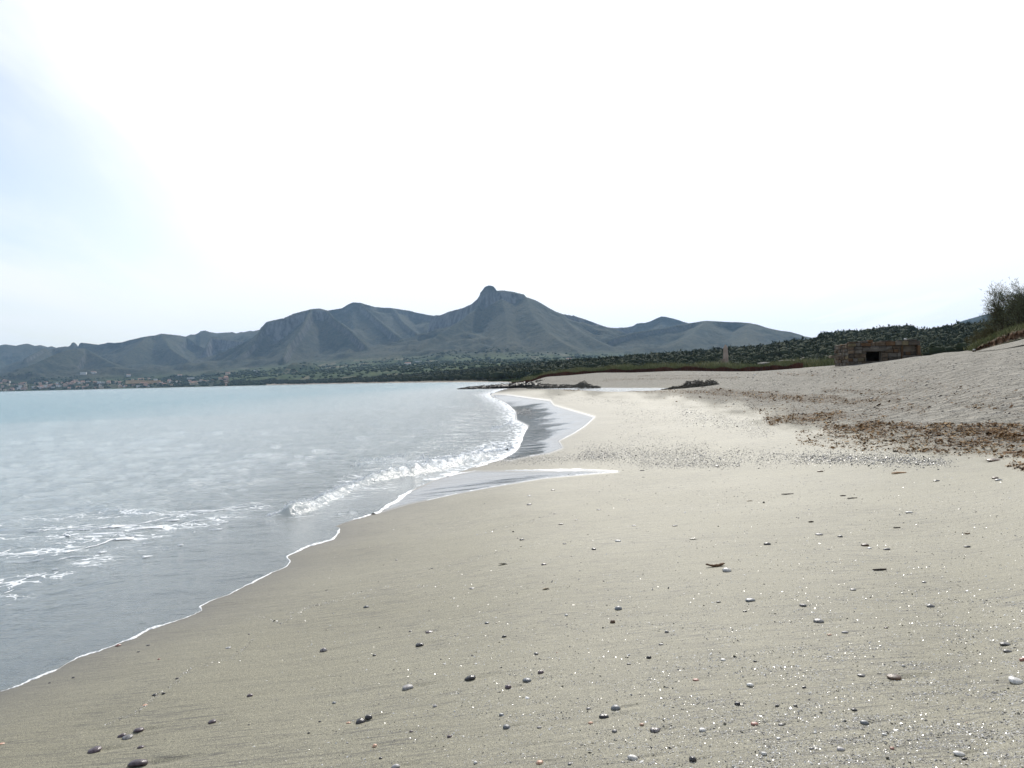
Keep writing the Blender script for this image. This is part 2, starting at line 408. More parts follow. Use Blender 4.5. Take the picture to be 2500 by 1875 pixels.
# masks in the plane of the beach
def on_beach_px(px, py):
    return px, py
DRY_X = [1250, 1400, 1640, 1760, 1870, 2030, 2300, 2500, 3500]; DRY_Y = [936, 948, 958, 985, 1010, 1050, 1092, 1108, 1200]
def smooth_poly_mask(px, py, P, soft):
    P = np.array(P, float); d = seg_dist(px, py, np.vstack([P, P[:1]])); ins = inside(px, py, P)
    return sst(np.where(ins, d, -d), -soft, soft)
LOBE_A = [(1001, 1201), (1060, 1174), (1104, 1160), (1160, 1150), (1300, 1149), (1420, 1147), (1511, 1151), (1440, 1157), (1330, 1167), (1200, 1189), (1100, 1208), (1000, 1229), (925, 1252), (966, 1224)]
LOBE_B = [(1218, 1122), (1263, 1098), (1275, 1065), (1289, 1040), (1260, 1026), (1258, 1005), (1235, 985), (1205, 970), (1200, 962), (1240, 964), (1300, 972), (1344, 978), (1352, 989), (1397, 1002), (1452, 1018),
          (1428, 1040), (1400, 1058), (1364, 1076), (1375, 1093), (1340, 1106), (1290, 1114), (1240, 1124)]
def wrack_density(px, py):
    """density of brown sea-grass litter, 0..1, as laid out on the beach"""
    d = np.zeros(px.shape)
    for (x0, y0, x1, y1, hw, a) in [(1740, 957, 1900, 967, 9, 1), (1880, 968, 2060, 978, 10, .95), (2040, 982, 2190, 975, 9, .7), (2010, 952, 2190, 962, 6, .45), (2180, 985, 2260, 990, 5, .35),
                                    (2350, 990, 2440, 996, 5, .35), (1880, 1028, 2060, 1014, 11, 1), (2020, 1052, 2110, 1046, 12, 1), (2100, 1040, 2280, 1048, 12, 1), (2290, 1046, 2420, 1052, 13, .95),
                                    (2400, 1055, 2560, 1062, 22, 1), (1870, 1018, 2130, 1052, 10, .6), (2100, 1062, 2560, 1080, 14, .6), (1960, 975, 2260, 1000, 12, .3), (2200, 1100, 2340, 1100, 7, .6), (2050, 1058, 2500, 1078, 24, .58), (1960, 1070, 2500, 1098, 22, .32), (2430, 1108, 2560, 1112, 8, .6), (2470, 1135, 2560, 1155, 10, .6),
                                    (1380, 950, 1740, 958, 4.5, .8), (1580, 955, 1900, 980, 9, .30), (1640, 962, 2000, 1010, 20, .06), (2050, 925, 2500, 985, 30, .13), (1850, 1000, 2150, 1020, 16, .25), (1900, 912, 2010, 916, 3, .5), (1480, 927, 1800, 922, 2.2, .55), (1560, 918, 1760, 917, 1.6, .4), (1330, 932, 1500, 930, 2, .3)]:
        dd = seg_dist(px, py, np.array([(x0, y0), (x1, y1)], float)); n = vn(px / 23 + x0, py / 7, 55)
        d = np.maximum(d, a * (1 - sst(dd / hw, .45 + .3 * n, 1.0 + .5 * n)) * (.55 + .45 * vn(px / 14, py / 4, 57)))
    return d

# ---- grid of the beach
cols_in = np.linspace(-60, 2560, 860)
cols = np.concatenate([np.linspace(-2600, -90, 46), cols_in, np.linspace(2600, 6400, 46)])
th = np.arctan((cols - 1250) / F)
inv = np.linspace(1 / 2.9, 1 / 110.0, 430)
rr = np.concatenate([[.35, .9, 1.5, 2.1, 2.6], 1 / inv, np.geomspace(112, 420, 60)])
TH, RR = np.meshgrid(th, rr)
rsec = 1.0
X = RR * np.sin(TH); Y = RR * np.cos(TH)
Z, S, _ = terrain(X, Y)
PX, PY = project(X, Y, Z)
wetA = smooth_poly_mask(PX, PY, LOBE_A, 4.0); wetB = smooth_poly_mask(PX, PY, LOBE_B, 5.0)
wet = np.maximum(wetA, wetB) * (RR < 150)
edge_damp = np.exp(-np.clip(S, 0, None) / np.clip(.075 * RR, .34, 3))
wet_swash = np.where(S < 0.0, 1.0, 0.0)
dry = sst(np.interp(PX, DRY_X, DRY_Y) - PY + fbm(PX / 50, PY / 12, 5, 3) * 34, -34, 34)
dry = np.maximum(dry, sst(RR, 110, 140)) * (S > 0)
wr = wrack_density(PX, PY) * (RR < 230)
_lowA = np.array([(1511, 1151), (1440, 1157), (1330, 1167), (1200, 1189), (1100, 1208), (1000, 1229), (925, 1252)], float)
_dl = seg_dist(PX, PY, _lowA); _wA = np.interp(PX, [900, 1050, 1200, 1400, 1500], [34, 27, 19, 9, 3])
tiltA = np.maximum(sst(_dl / _wA, .75, 1.25) * .75, 1 - sst(_dl, 1.5, 5))
_outB = np.array([(1196, 963), (1240, 964), (1300, 972), (1344, 978), (1352, 989), (1397, 1002), (1452, 1018), (1428, 1040), (1400, 1058), (1364, 1076), (1375, 1093), (1340, 1106)], float)
_db = seg_dist(PX, PY, _outB); _nB = fbm((PX - PY * 2.2) / 220, (PY + PX * .16) / 7, 3, 47)
tiltB = np.clip(1.0 - _db / (32 + 20 * _nB) + .22 + .55 * _nB - .55 * np.exp(-(((PX - 1290) / 55) ** 2 + ((PY - 1085) / 26) ** 2)), 0, 1)
tilt = np.where(wetA > wetB, tiltA, tiltB)
Z0 = Z.copy()
# lumps and footprints in the dry sand, soft undulation elsewhere
_q = 1 - sst(RR, 9, 20)
lump = fbm(X / .55, Y / .55, 3, 101) * .035 * _q + fbm(X / 3.2, Y / 3.2, 2, 105) * .07 * (1 - sst(RR, 40, 90))
pit = -np.clip(vn(X / .62, Y / .62, 111) - .62, 0, 1) * .22 * _q
Z = Z + dry * (lump + pit) * sst(S, 0.2, 3)
Z = Z + (1 - dry) * (1 - wet) * sst(S, .1, 1.5) * (fbm(X / .9, Y / .9, 3, 121) * .006 + fbm(X / .16 + Y * .2, Y / .035, 2, 123) * .0012 * (RR < 14))
Z = Z + wr * .035 * (vn(X / .25, Y / .25, 131)) * sst(RR, 5, 10)
Z = Z - .012 * wet * sst(S, 0, .4)
Z = Z + 0
BEACH = dict(th=th, rr=rr)
def bl(Zg, x, y):
    r = np.hypot(x, y); t = np.arctan2(x, y)
    i = np.interp(t, th, np.arange(len(th))); j = np.interp(r, rr, np.arange(len(rr)))
    i0 = np.clip(i.astype(int), 0, len(th) - 2); j0 = np.clip(j.astype(int), 0, len(rr) - 2); fi = i - i0; fj = j - j0
    return (Zg[j0, i0] * (1 - fi) + Zg[j0, i0 + 1] * fi) * (1 - fj) + (Zg[j0 + 1, i0] * (1 - fi) + Zg[j0 + 1, i0 + 1] * fi) * fj
_rt = 1 / np.linspace(1 / 3.0, 1 / 300.0, 420)
def ground(px, py, zg=None):
    """first point of the beach seen at the pixels"""
    px = np.atleast_1d(np.asarray(px, float)); py = np.atleast_1d(np.asarray(py, float))
    d = rays(px, py); hh = np.hypot(d[:, 0], d[:, 1]); ux, uy, uz = d[:, 0] / hh, d[:, 1] / hh, d[:, 2] / hh
    lo = np.full(px.shape, 3.0); hi = np.full(px.shape, 300.0); found = np.zeros(px.shape, bool); prev = 3.0
    for r in _rt:
        g = bl(Z, ux * r, uy * r) > CH + uz * r
        new = g & ~found; lo[new] = prev; hi[new] = r; found |= new; prev = r
    for _ in range(14):
        m = (lo + hi) / 2; g = bl(Z, ux * m, uy * m) > CH + uz * m
        hi = np.where(g, m, hi); lo = np.where(g, lo, m)
    r = (lo + hi) / 2; x, y = ux * r, uy * r
    return np.stack([x, y, bl(Z, x, y)], -1), r
# ------------------------------------------------------------------ pebbles, shells and sticks seen one by one
# px, py, width px, height/width, kind, turn, label
PEB = [
 (338,1861,48,.36,'plum',.1,"largest dark flat oval pebble, lying near the bottom edge of the sand"),
 (231,1830,30,.36,'plum',.6,"long tilted plum pebble with a pale upper end, beside the largest flat oval one"),
 (338,1781,25,.42,'plum',.1,"rounded plum oval pebble just behind a touching pair of pointed pebbles"),
 (297,1795,19,.42,'plum',.6,"pointed dark pebble, the smaller of a touching pair"),
 (311,1799,24,.33,'grey',.35,"slim grey pebble, the longer of a touching pair"),
 (344,1823,15,.4,'plum',0,"small plum pebble alone between the touching pair and the largest oval one"),
 (518,1761,20,.45,'plum',.5,"tilted plum pebble dragging a long wash mark"),
 (610,1697,15,.55,'plum',.2,"round plum pebble with a curved wash mark beside it"),
 (790,1586,18,.7,'duo',.1,"upright grey and plum pebble with a blunt sunlit top"),
 (289,1575,13,.5,'rust',.2,"reddish pebble touching the foam at the edge of the swash"),
 (557,1581,13,.3,'white',.3,"thin white shell sliver on the damp sand near the foam line"),
 (377,1696,12,.4,'dark',.3,"slim dark pebble leading a scatter of tiny white flakes"),
 (399,1692,9,.4,'dark',.2,"tiny dark chip next to a scatter of white flakes"),
 (432,1656,9,.4,'dark',.6,"tiny upright dark splinter above a scatter of white flakes"),
 (179,1654,8,.4,'dark',.2,"tiny black chip close below the foam line near the picture edge"),
 (121,1667,6,.4,'dark',.1,"smallest black chip near the leftmost foam"),
 (338,1591,8,.35,'dark',.1,"tiny black chip right of the reddish pebble in the foam"),
 (362,1575,10,.25,'dark',.3,"tiny dark splinter right of the reddish pebble in the foam"),
 (388,1609,7,.5,'rust',.2,"tiny reddish chip below the foam line"),
 (686,1522,7,.3,'dark',.1,"tiny dark chip above a dotted row of grit"),
 (608,1548,6,.35,'dark',.1,"tiny dark chip left of a dotted row of grit"),
 (754,1789,8,.55,'dark',.1,"small black bead of a pebble beside a pale flake"),
 (781,1761,8,.5,'dark',0,"small black bead of a pebble left of the orange chip"),
 (608,1769,6,.45,'dark',0,"small black bead of a pebble right of the tilted plum one"),
 (354,1721,12,.2,'orange',.3,"flat orange shell fragment pressed into the damp sand"),
 (5,1815,12,.25,'orange',.1,"flat orange shell fragment at the left picture edge"),
 (1025,1573,22,.5,'dark',.3,"shiny dark tilted pebble left of the middle"),
 (914,1599,10,.5,'dark',.1,"small dark pebble below the shiny tilted one"),
 (1152,1436,14,.3,'grey',0,"flat grey pebble with a white glint on a wash line"),
 (894,1481,14,.5,'slate',0,"blue grey pebble alone at the end of a curved wash line"),
 (1333,1436,20,.4,'ochre',.2,"ochre shell half with a raised hinge"),
 (1383,1501,9,.7,'white',0,"round white pebble between the ochre shell and the black cone shell"),
 (1189,1520,12,.5,'slate',0,"small slate pebble with a black crumb beside it"),
 (1212,1521,5,.5,'dark',0,"black crumb beside the small slate pebble"),
 (1231,1553,12,.6,'dark',0,"black blunt pebble with a pale cap below the slate one"),
 (1048,1542,20,.25,'plum',0,"thin plum splinter lying flat above the shiny tilted pebble"),
 (1002,1541,9,.3,'dark',0,"short dark chip left of the thin plum splinter"),
 (1148,1654,28,.5,'dark',.4,"large shiny black pebble with a bent back"),
 (995,1677,30,.42,'pale',.35,"large pale grey oval pebble with a smooth matt face"),
 (1241,1676,17,.75,'plum',0,"nearly round plum pebble with a bright top"),
 (1287,1659,24,.5,'slate',-.3,"grey almond shaped pebble with a white edge"),
 (1320,1640,16,.65,'plum',.1,"round plum pebble right behind the almond shaped one"),
 (1309,1595,13,.55,'grey',0,"small two toned pebble with a white cap"),
 (816,1715,11,.5,'slate',0,"small blue grey pebble with a white edge in empty sand"),
 (1062,1723,11,.7,'pale',0,"small round pale grey pebble in empty sand"),
 (880,1759,24,.6,'dark',.4,"dark shiny pebble leaning against a rounder one"),
 (900,1750,20,.7,'dark',.1,"rounder dark pebble touched by a leaning one"),
 (851,1764,12,.35,'orange',0,"orange chip just left of two dark touching pebbles"),
 (1004,1785,10,.5,'plum',0,"small plum pebble with a white dot of sun above the square one"),
 (1097,1797,13,.6,'plum',0,"small square plum pebble"),
 (1224,1744,13,.7,'slate',0,"round slate pebble with a bright cap above the flat white topped one"),
 (1237,1773,19,.6,'slate',0,"flat pebble with a large white sunlit top and dark rim"),
 (1317,1775,13,.35,'grey',0,"flat grey pebble sunk in the sand right of the white topped one"),
 (915,1820,12,.8,'orange',.1,"orange and white shell stub standing upright"),
 (929,1850,10,.5,'dark',0,"dark pebble below the orange and white shell stub"),
 (966,1870,22,.6,'pale',.1,"pale grey pebble cut by the bottom picture edge"),
 (1161,1861,10,.8,'white',.2,"white triangular shell chip near the bottom edge"),
 (1318,1860,17,.6,'orange',-.2,"glossy orange and white snail shell near the bottom edge"),
 (1391,1864,11,.6,'grey',0,"small grey pebble with a star glint near the bottom edge"),
 (1474,1747,27,.38,'dark',-.15,"long black pebble with a bright notch in its top"),
 (1503,1726,24,.6,'slate',-.1,"broad white capped grey pebble behind the long black one"),
 (1510,1484,19,.7,'slate',-.2,"chunky grey pebble with a pale round top"),
 (1496,1517,14,.9,'brown',.7,"brown and black cone shell standing on its tip"),
 (1584,1604,13,.7,'dark',-.2,"shiny black pebble with a long wash mark"),
 (1831,1464,25,.36,'slate',0,"long grey lens shaped pebble"),
 (1961,1477,17,.5,'grey',-.2,"half white half grey pebble left of the triangular one"),
 (1999,1515,26,.45,'grey',-.35,"grey triangular pebble with a sharp left corner"),
 (2272,1479,18,.5,'grey',-.3,"grey pebble with a white upper face in the empty right sand"),
 (2183,1652,36,.3,'brown',-.1,"long dark stone half buried in the sand"),
 (2480,1661,32,.5,'white',-.6,"large white topped oval stone close to the right picture edge"),
 (2497,1610,14,.7,'rust',-.1,"black and red scrap cut by the right picture edge"),
 (2453,1571,23,.36,'grey',-.2,"long pebble with a white cap, behind a shorter twin"),
 (2460,1589,19,.36,'grey',-.2,"shorter white tipped pebble in front of a longer twin"),
 (2111,1763,22,.5,'slate',-.6,"curved blue grey pebble with an upturned end"),
 (2053,1828,19,.5,'pale',-.4,"pale grey tilted pebble near the bottom edge"),
 (2342,1839,28,.4,'white',-.4,"bright white topped stone, upper of a pair near the bottom edge"),
 (2354,1851,14,.4,'dark',0,"dark stone under the bright white topped one"),
 (2086,1732,14,.45,'dark',-.3,"small black pebble with a white edge above the curved one"),
 (2206,1625,9,.7,'white',-.4,"round greenish white pebble above the half buried stone"),
 (2025,1549,10,.4,'orange',-.2,"tiny orange chip below the triangular pebble"),
 (2163,1532,9,.5,'plum',0,"tiny plum wedge in open sand right of the triangular pebble"),
 (2063,1543,16,.4,'pale',-.2,"flat pale shell plate between orange chip and plum wedge"),
 (2103,1648,18,.35,'grey',-.2,"dull grey flat pebble left of the half buried stone"),
 (2083,1439,14,.4,'grey',-.2,"small white capped pebble beyond the triangular one"),
 (2256,1421,10,.5,'grey',0,"small bright pebble beyond the one in the empty right sand"),
 (2159,1792,13,.4,'white',-.4,"white bent shell flake between pale pebble and curved one"),
 (1990,1788,8,.6,'white',0,"tiny round white pebble near the bottom right sand"),
 (2178,1826,11,.6,'rust',0,"small reddish and white pebble near the bottom right sand"),
 (1599,1781,26,.4,'duo',-.1,"half pale half brown pebble with a split down its middle"),
 (1500,1784,14,.6,'grey',-.2,"white capped pebble with a brown wash mark"),
 (1715,1781,18,.5,'white',-.3,"white glossy pebble with a dark foot"),
 (1801,1717,15,.7,'dark',-.1,"squat black pebble with a white spark on top"),
 (1832,1671,19,.6,'white',-.5,"curled bright white shell piece"),
 (1545,1848,29,.4,'white',-.5,"large white elongated shell near the bottom edge"),
 (1691,1852,21,.8,'dark',-.4,"tall dark egg shaped stone near the bottom edge"),
 (1866,1839,15,.7,'white',0,"round white stone with a brown wash mark near the bottom edge"),
 (1699,1659,15,.35,'rust',-.3,"red and white shell sliver"),
 (1766,1610,13,.4,'white',-.4,"slim white shell sliver above the red and white one"),
 (1628,1542,11,.7,'grey',-.2,"white and dark pebble below the chunky grey one"),
 (1819,1492,11,.35,'dark',0,"flat black chip below the lens shaped pebble"),
 (1754,1469,11,.5,'grey',0,"small grey pebble left of the lens shaped one"),
 (1844,1614,9,.6,'dark',0,"small black bead of a pebble right of the white sliver"),
 (1963,1677,11,.5,'dark',0,"small black pebble right of the curled white shell"),
 (1897,1722,10,.7,'dark',0,"round white topped bead, left of a twin"),
 (1942,1722,10,.6,'dark',0,"round black bead with a long wash mark, right of a twin"),
 (1842,1766,18,.4,'rust',-.2,"red and white pebble with a rust tail"),
 (1907,1768,14,.4,'grey',-.1,"white tipped pebble right of the red and white one"),
 (1442,1764,12,.5,'orange',-.2,"pale orange pebble left of the white capped one"),
 (1567,1768,12,.6,'orange',0,"orange and white pebble above the split one"),
 (1901,1802,11,.6,'white',0,"small white pebble above the round white stone"),
 (1614,1572,12,.4,'grey',0,"small flat dark pebble above the shiny black one"),
 (1535,1620,12,.3,'grey',0,"thin flat grey pebble left of the shiny black one"),
 (1437,1729,12,.4,'grey',0,"small grey pebble left of the broad white capped one"),
 (1350,1196,12,.35,'dark',0,"black flat pebble on the pale sand below the tongue of wash"),
 (1292,1231,13,.5,'grey',.2,"dark pebble with a sparkling tip below the tongue of wash"),
 (1292,1210,9,.5,'white',0,"white sparkling pebble above a dark one near the wash"),
 (1369,1279,13,.4,'dark',.1,"dark pebble with a bright hump on a wash line"),
 (1462,1244,12,.3,'grey',0,"thin grey pebble with a white top in the pale middle sand"),
 (1407,1269,9,.3,'dark',0,"thin dark chip right of the pebble with a bright hump"),
 (1274,1317,13,.4,'dark',0,"dark flat pebble with a blunt left end on a wash line"),
 (1378,1327,10,.4,'grey',0,"small pebble with a bright cap on a wash line"),
 (1450,1340,13,.5,'dark',0,"dark block shaped pebble with a pale top"),
 (1228,1375,25,.4,'shell',-.1,"open cream clam shell half"),
 (1328,1377,13,.45,'plum',0,"brick shaped dark plum pebble"),
 (1548,1283,11,.35,'grey',0,"thin dark pebble with a white flake beside it"),
 (1648,1283,14,.35,'grey',-.1,"dark rimmed pebble left of the glittering grit patch"),
 (1509,1320,16,.4,'white',-.2,"white clam shell fragment with a flat base"),
 (1693,1314,22,.35,'shell',0,"pearly grey oyster shell plate"),
 (1873,1327,18,.45,'dark',-.3,"black seed shaped pebble above the crab claw"),
 (1775,1391,22,.6,'white',-.5,"white topped black mussel shell touching the brown twig"),
 (1830,1222,16,.3,'ochre',0,"ochre weed scrap in the pale sand"),
 (1534,1221,8,.4,'dark',0,"tiny black chip in the pale middle sand"),
 (2112,1330,19,.45,'brown',-.1,"brown pebble with a dark dent, behind a white one"),
 (2165,1340,16,.4,'grey',0,"grey pebble with a white rim, right of the brown one"),
 (2123,1338,10,.5,'white',0,"small white pebble in front of the brown one"),
 (2430,1166,14,.6,'brown',.1,"brown red stone touching a grey one below the weed line"),
 (2438,1171,16,.4,'slate',.1,"grey slab touching a brown red stone below the weed line"),
 (2002,1150,15,.4,'brown',0,"brown oval stone below the weed line"),
 (2286,1173,14,.4,'dark',0,"dark oval stone alone below the weed line"),
 (2425,1122,32,.3,'brown',.1,"broad dark flat stone at the edge of the weed litter"),
 (2000,1304,18,.3,'pale',0,"flat pearly shell plate among grit"),
 (2051,1309,12,.5,'grey',0,"dark pebble under a white flake"),
 (2219,1250,18,.3,'white',-.1,"cluster shaped white shell flake in the far damp sand"),
 (2362,1334,14,.3,'dark',0,"dark sliver shaped pebble in the right damp sand"),
 (1751,1137,12,.4,'dark',0,"black oval stone at the edge of the gravel bed"),
 (1802,1137,10,.5,'dark',0,"second black stone right of the black oval one by the gravel"),
 (1568,1148,14,.25,'dark',0,"thin black stone at the tip of the white wash line"),
]
STICKS = [ # px, py, length px, thickness px, bend, kind, label
 (1747,1383,42,7,.35,'brownstick',"knobbly brown claw shaped twig beside the white topped shell"),
 (2148,1392,30,5,.25,'blackstick',"curved black stick alone on the damp sand"),
 (1923,1207,28,3,.3,'blackstick',"longest thin dark twig below the gravel bed"),
 (2081,1217,22,3,.1,'blackstick',"short straight dark twig, longer of two parallel ones"),
 (2058,1211,12,3,.0,'blackstick',"short straight dark twig, shorter of two parallel ones"),
 (2190,1289,15,3,.3,'blackstick',"small bent dark twig between two pebble groups"),
 (2362,1304,11,3,.6,'brownstick',"small hooked brown twig in the right damp sand"),
 (2194,1156,32,5,-.2,'cane',"orange tan piece of cane with a notch"),
 (2470,1106,34,4,.1,'cane',"long tan reed stem beside the weed litter"),
 (1980,1275,10,4,.2,'blackstick',"short stubby dark twig in the damp sand"),
]
PEB_SMALL = []
_r = np.random.RandomState(21)
while len(PEB_SMALL) < 150:
    px = _r.uniform(700, 2500); py = 1120 + 755 * _r.rand() ** .8
    if py < 1160 and px < 1500: continue
    if _r.rand() > np.clip((px - 500) / 1300, .12, 1) * (.4 + .6 * (py - 1100) / 775): continue
    if px < 1250 and py < 1400: continue
    if any(abs(px - q[0]) < 26 and abs(py - q[1]) < 13 for q in PEB + PEB_SMALL): continue
    PEB_SMALL.append((px, py, _r.uniform(3.2, 5.6) * (.6 + .4 * (py - 1100) / 775), _r.uniform(.35, .7), _r.choice(['dark', 'grey', 'plum', 'slate', 'white', 'grey', 'white', 'pale', 'orange'], p=[.2, .18, .1, .12, .14, .08, .09, .06, .03]), _r.uniform(-.5, .5), None))
_all = PEB + PEB_SMALL
_P, PEB_R = ground([a[0] for a in _all], [a[1] + a[2] * a[3] * .2 for a in _all])
PEB_W = np.array([a[2] for a in _all]); PEB_P = _P


# ------------------------------------------------------------------ materials of the setting
m_sand, t, o = mat("sand")
geo = t.n('ShaderNodeNewGeometry').outputs['Position']
wetn, dryn, wrn, dmp = t.attr('wet'), t.attr('dry'), t.attr('wrack'), t.attr('damp')
n_big = t.noise(geo, .35, 4); n_mid = t.noise(geo, 3.0, 4); grain = t.noise(geo, 260, 2, .7); grain2 = t.noise(geo, 90, 3, .7)
col = t.mix(t.ramp(n_big, (.3, .7)), (.226, .212, .154), (.268, .252, .190))
drycol = t.mix(t.ramp(t.noise(geo, 1.9, 5, .65), (.35, .62)), (.26, .245, .212), (.35, .33, .29))
col = t.mix(dryn, col, drycol)
gcol = t.mix(t.ramp(grain, (.30, .72)), (.30, .30, .30), (1.70, 1.70, 1.66))
col = t.mix(1.0, col, gcol, 'MULTIPLY')
g2 = t.mix(t.ramp(grain2, (.35, .68)), (.80, .80, .82), (1.12, 1.12, 1.10)); col = t.mix(1.0, col, g2, 'MULTIPLY')
stk = t.noise(t.mapping(geo, scale=(.9, 9, 1), rot=(0, 0, math.radians(-5))), 1.5, 5, .65)
sv = t.mix(t.ramp(stk, (.22, .60)), (.86, .865, .88), (1.04, 1.04, 1.03)); col = t.mix(t.math('SUBTRACT', 1.0, dryn), col, t.mix(1.0, col, sv, 'MULTIPLY'))
stk_shade = t.noise(t.mapping(geo, scale=(1.6, 20, 1), rot=(0, 0, math.radians(-4))), 3.0, 4, .65); msk = t.ramp(t.noise(geo, .9, 3), (.38, .58))
col = t.mix(t.math('MULTIPLY', t.math('MULTIPLY', t.ramp(stk_shade, (.53, .62)), msk), t.math('SUBTRACT', .62, t.math('MULTIPLY', dryn, .62))), col, (.075, .072, .068))  # dark streaks: shade of small wash-trail relief put into the sand colour
col = t.mix(t.math('MULTIPLY', dmp, .75), col, (.125, .12, .108))
col = t.mix(wetn, col, (.15, .15, .14))
deb = t.ramp(t.noise(geo, 14, 4, .7), (.42, .6))
col = t.mix(t.math('MULTIPLY', wrn, t.math('MULTIPLY_ADD', deb, .75, .1)), col, (.10, .065, .035))
stretch = t.mapping(geo, scale=(2.2, 13, 6), rot=(0, 0, math.radians(-4)))
rill = t.noise(stretch, 1.6, 4, .6)
b1 = t.bump(grain, .45, .0035)
b2 = t.bump(rill, .5, .010, b1)
vq = t.n('ShaderNodeTexVoronoi', feature='SMOOTH_F1'); vq.inputs['Scale'].default_value = 3.1; vq.inputs['Smoothness'].default_value = .6; vq.inputs['Randomness'].default_value = 1; t.l(geo, vq.inputs['Vector'])
lmp = t.math('ADD', t.math('MULTIPLY', vq.outputs['Distance'], -.55), t.math('ADD', t.noise(geo, 2.1, 2, .5), t.math('MULTIPLY', t.noise(geo, 8, 3, .6), .5)))
pitc = t.ramp(vq.outputs['Distance'], (.42, .12))
b3 = t.bump(lmp, 1.0, t.math('MULTIPLY', dryn, .21), b2); b2 = b3
mixn = t.n('ShaderNodeMix', data_type='VECTOR'); t.l(wetn, mixn.inputs[0]); t.l(b2, mixn.inputs[4])
fl = t.bump(t.noise(t.mapping(geo, scale=(.45, 2.2, 1), rot=(0, 0, .35)), 1.1, 3), .5, .03)
tl = t.math('MULTIPLY', t.attr('tilt'), -.080)
tcb = t.n('ShaderNodeCombineXYZ'); t.l(tl, tcb.inputs[1]); tad = t.n('ShaderNodeVectorMath', operation='ADD'); t.l(fl, tad.inputs[0]); t.l(tcb.outputs[0], tad.inputs[1])
tno = t.n('ShaderNodeVectorMath', operation='NORMALIZE'); t.l(tad.outputs[0], tno.inputs[0]); t.l(tno.outputs[0], mixn.inputs[5])
rough = t.mixf(dryn, .64, .95); rough = t.mixf(wetn, rough, .10)
spec = t.mixf(dryn, .24, .06); spec = t.mixf(wetn, spec, .6)
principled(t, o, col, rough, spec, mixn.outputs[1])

m_water, t, o = mat("sea_water")
geo = t.n('ShaderNodeNewGeometry').outputs['Position']
dep = t.attr('depth'); foam = t.attr('foam'); calm = t.attr('calm')
mA = t.mapping(geo, scale=(.85, 1.25, 1), rot=(0, 0, math.radians(16)))
w1 = t.noise(mA, 1.7, 3, .6, .5); w2 = t.noise(mA, 4.6, 3, .6, .4); w3 = t.noise(mA, 15, 4, .65)
w0 = t.noise(t.mapping(geo, scale=(.8, 1.1, 1), rot=(0, 0, math.radians(10))), .55, 5, .6, .4)
ampl = t.math('SUBTRACT', 1.0, t.math('MULTIPLY', calm, .7))
ba = t.bump(w1, .85, t.math('MULTIPLY', ampl, .19), t.bump(w0, .9, t.math('MULTIPLY', ampl, .26))); bb = t.bump(w2, .9, t.math('MULTIPLY', ampl, .085), ba); bc = t.bump(w3, .9, .013, bb)
fr = t.n('ShaderNodeFresnel', i_IOR=1.33); t.l(bc, fr.inputs['Normal'])
gl = t.n('ShaderNodeBsdfGlossy'); gl.inputs['Roughness'].default_value = .115; gl.inputs['Color'].default_value = (1, 1, 1, 1); t.l(bc, gl.inputs['Normal'])
df = t.n('ShaderNodeBsdfDiffuse')
deepf = t.ramp(dep, (.3, 2.5))
bodyc = t.mix(deepf, (.385, .44, .452), (.215, .335, .375))
t.l(bodyc, df.inputs[0])
tr = t.n('ShaderNodeBsdfTransparent'); tr.inputs[0].default_value = (.80, .86, .84, 1)
opac = t.math('SUBTRACT', 1.0, t.math('POWER', 2.718, t.math('MULTIPLY', dep, -3.5)))
opac = t.math('MULTIPLY_ADD', opac, .65, .35)
bmix = t.n('ShaderNodeMixShader'); t.l(opac, bmix.inputs[0]); t.l(tr.outputs[0], bmix.inputs[1]); t.l(df.outputs[0], bmix.inputs[2])
smix = t.n('ShaderNodeMixShader'); t.l(fr.outputs[0], smix.inputs[0]); t.l(bmix.outputs[0], smix.inputs[1]); t.l(gl.outputs[0], smix.inputs[2])
fd = t.n('ShaderNodeBsdfDiffuse'); fd.inputs[0].default_value = (.80, .82, .83, 1)
fm = t.n('ShaderNodeMixShader')
fn = t.math('ADD', t.math('MULTIPLY', t.noise(t.mapping(geo, scale=(1, .45, 1), rot=(0, 0, .5)), 5, 4, .7), .8), t.math('MULTIPLY', t.noise(geo, 26, 3, .7), .2)); ff = t.ramp(t.math('ADD', foam, t.math('MULTIPLY', t.math('SUBTRACT', fn, .5), 2.6)), (.5, .72))
vo = t.n('ShaderNodeTexVoronoi', feature='DISTANCE_TO_EDGE'); vo.inputs['Scale'].default_value = 3.2; vm = t.mapping(geo, scale=(.55, 1.5, 1), rot=(0, 0, .3)); va = t.n('ShaderNodeVectorMath', operation='ADD'); vs = t.n('ShaderNodeTexNoise'); vs.inputs['Scale'].default_value = 2.5; vs.inputs['Detail'].default_value = 3; t.l(geo, vs.inputs[0]); vsc = t.n('ShaderNodeVectorMath', operation='SCALE'); t.l(vs.outputs[1], vsc.inputs[0]); vsc.inputs[3].default_value = .9; t.l(vm, va.inputs[0]); t.l(vsc.outputs[0], va.inputs[1]); t.l(va.outputs[0], vo.inputs['Vector'])
lthr = t.math('MULTIPLY', t.math('MULTIPLY', t.attr('lace'), t.ramp(t.noise(t.mapping(geo, scale=(.6, 1.6, 1)), 1.1, 3, .6), (.45, .62))), .085)
lacef = t.math('MULTIPLY', t.math('LESS_THAN', vo.outputs['Distance'], lthr), .8)
ff = t.math('MULTIPLY', ff, t.ramp(foam, (0.02, .25)))
ff = t.math('MAXIMUM', ff, lacef)
t.l(ff, fm.inputs[0]); t.l(smix.outputs[0], fm.inputs[1]); t.l(fd.outputs[0], fm.inputs[2]); t.l(fm.outputs[0], o.inputs[0])

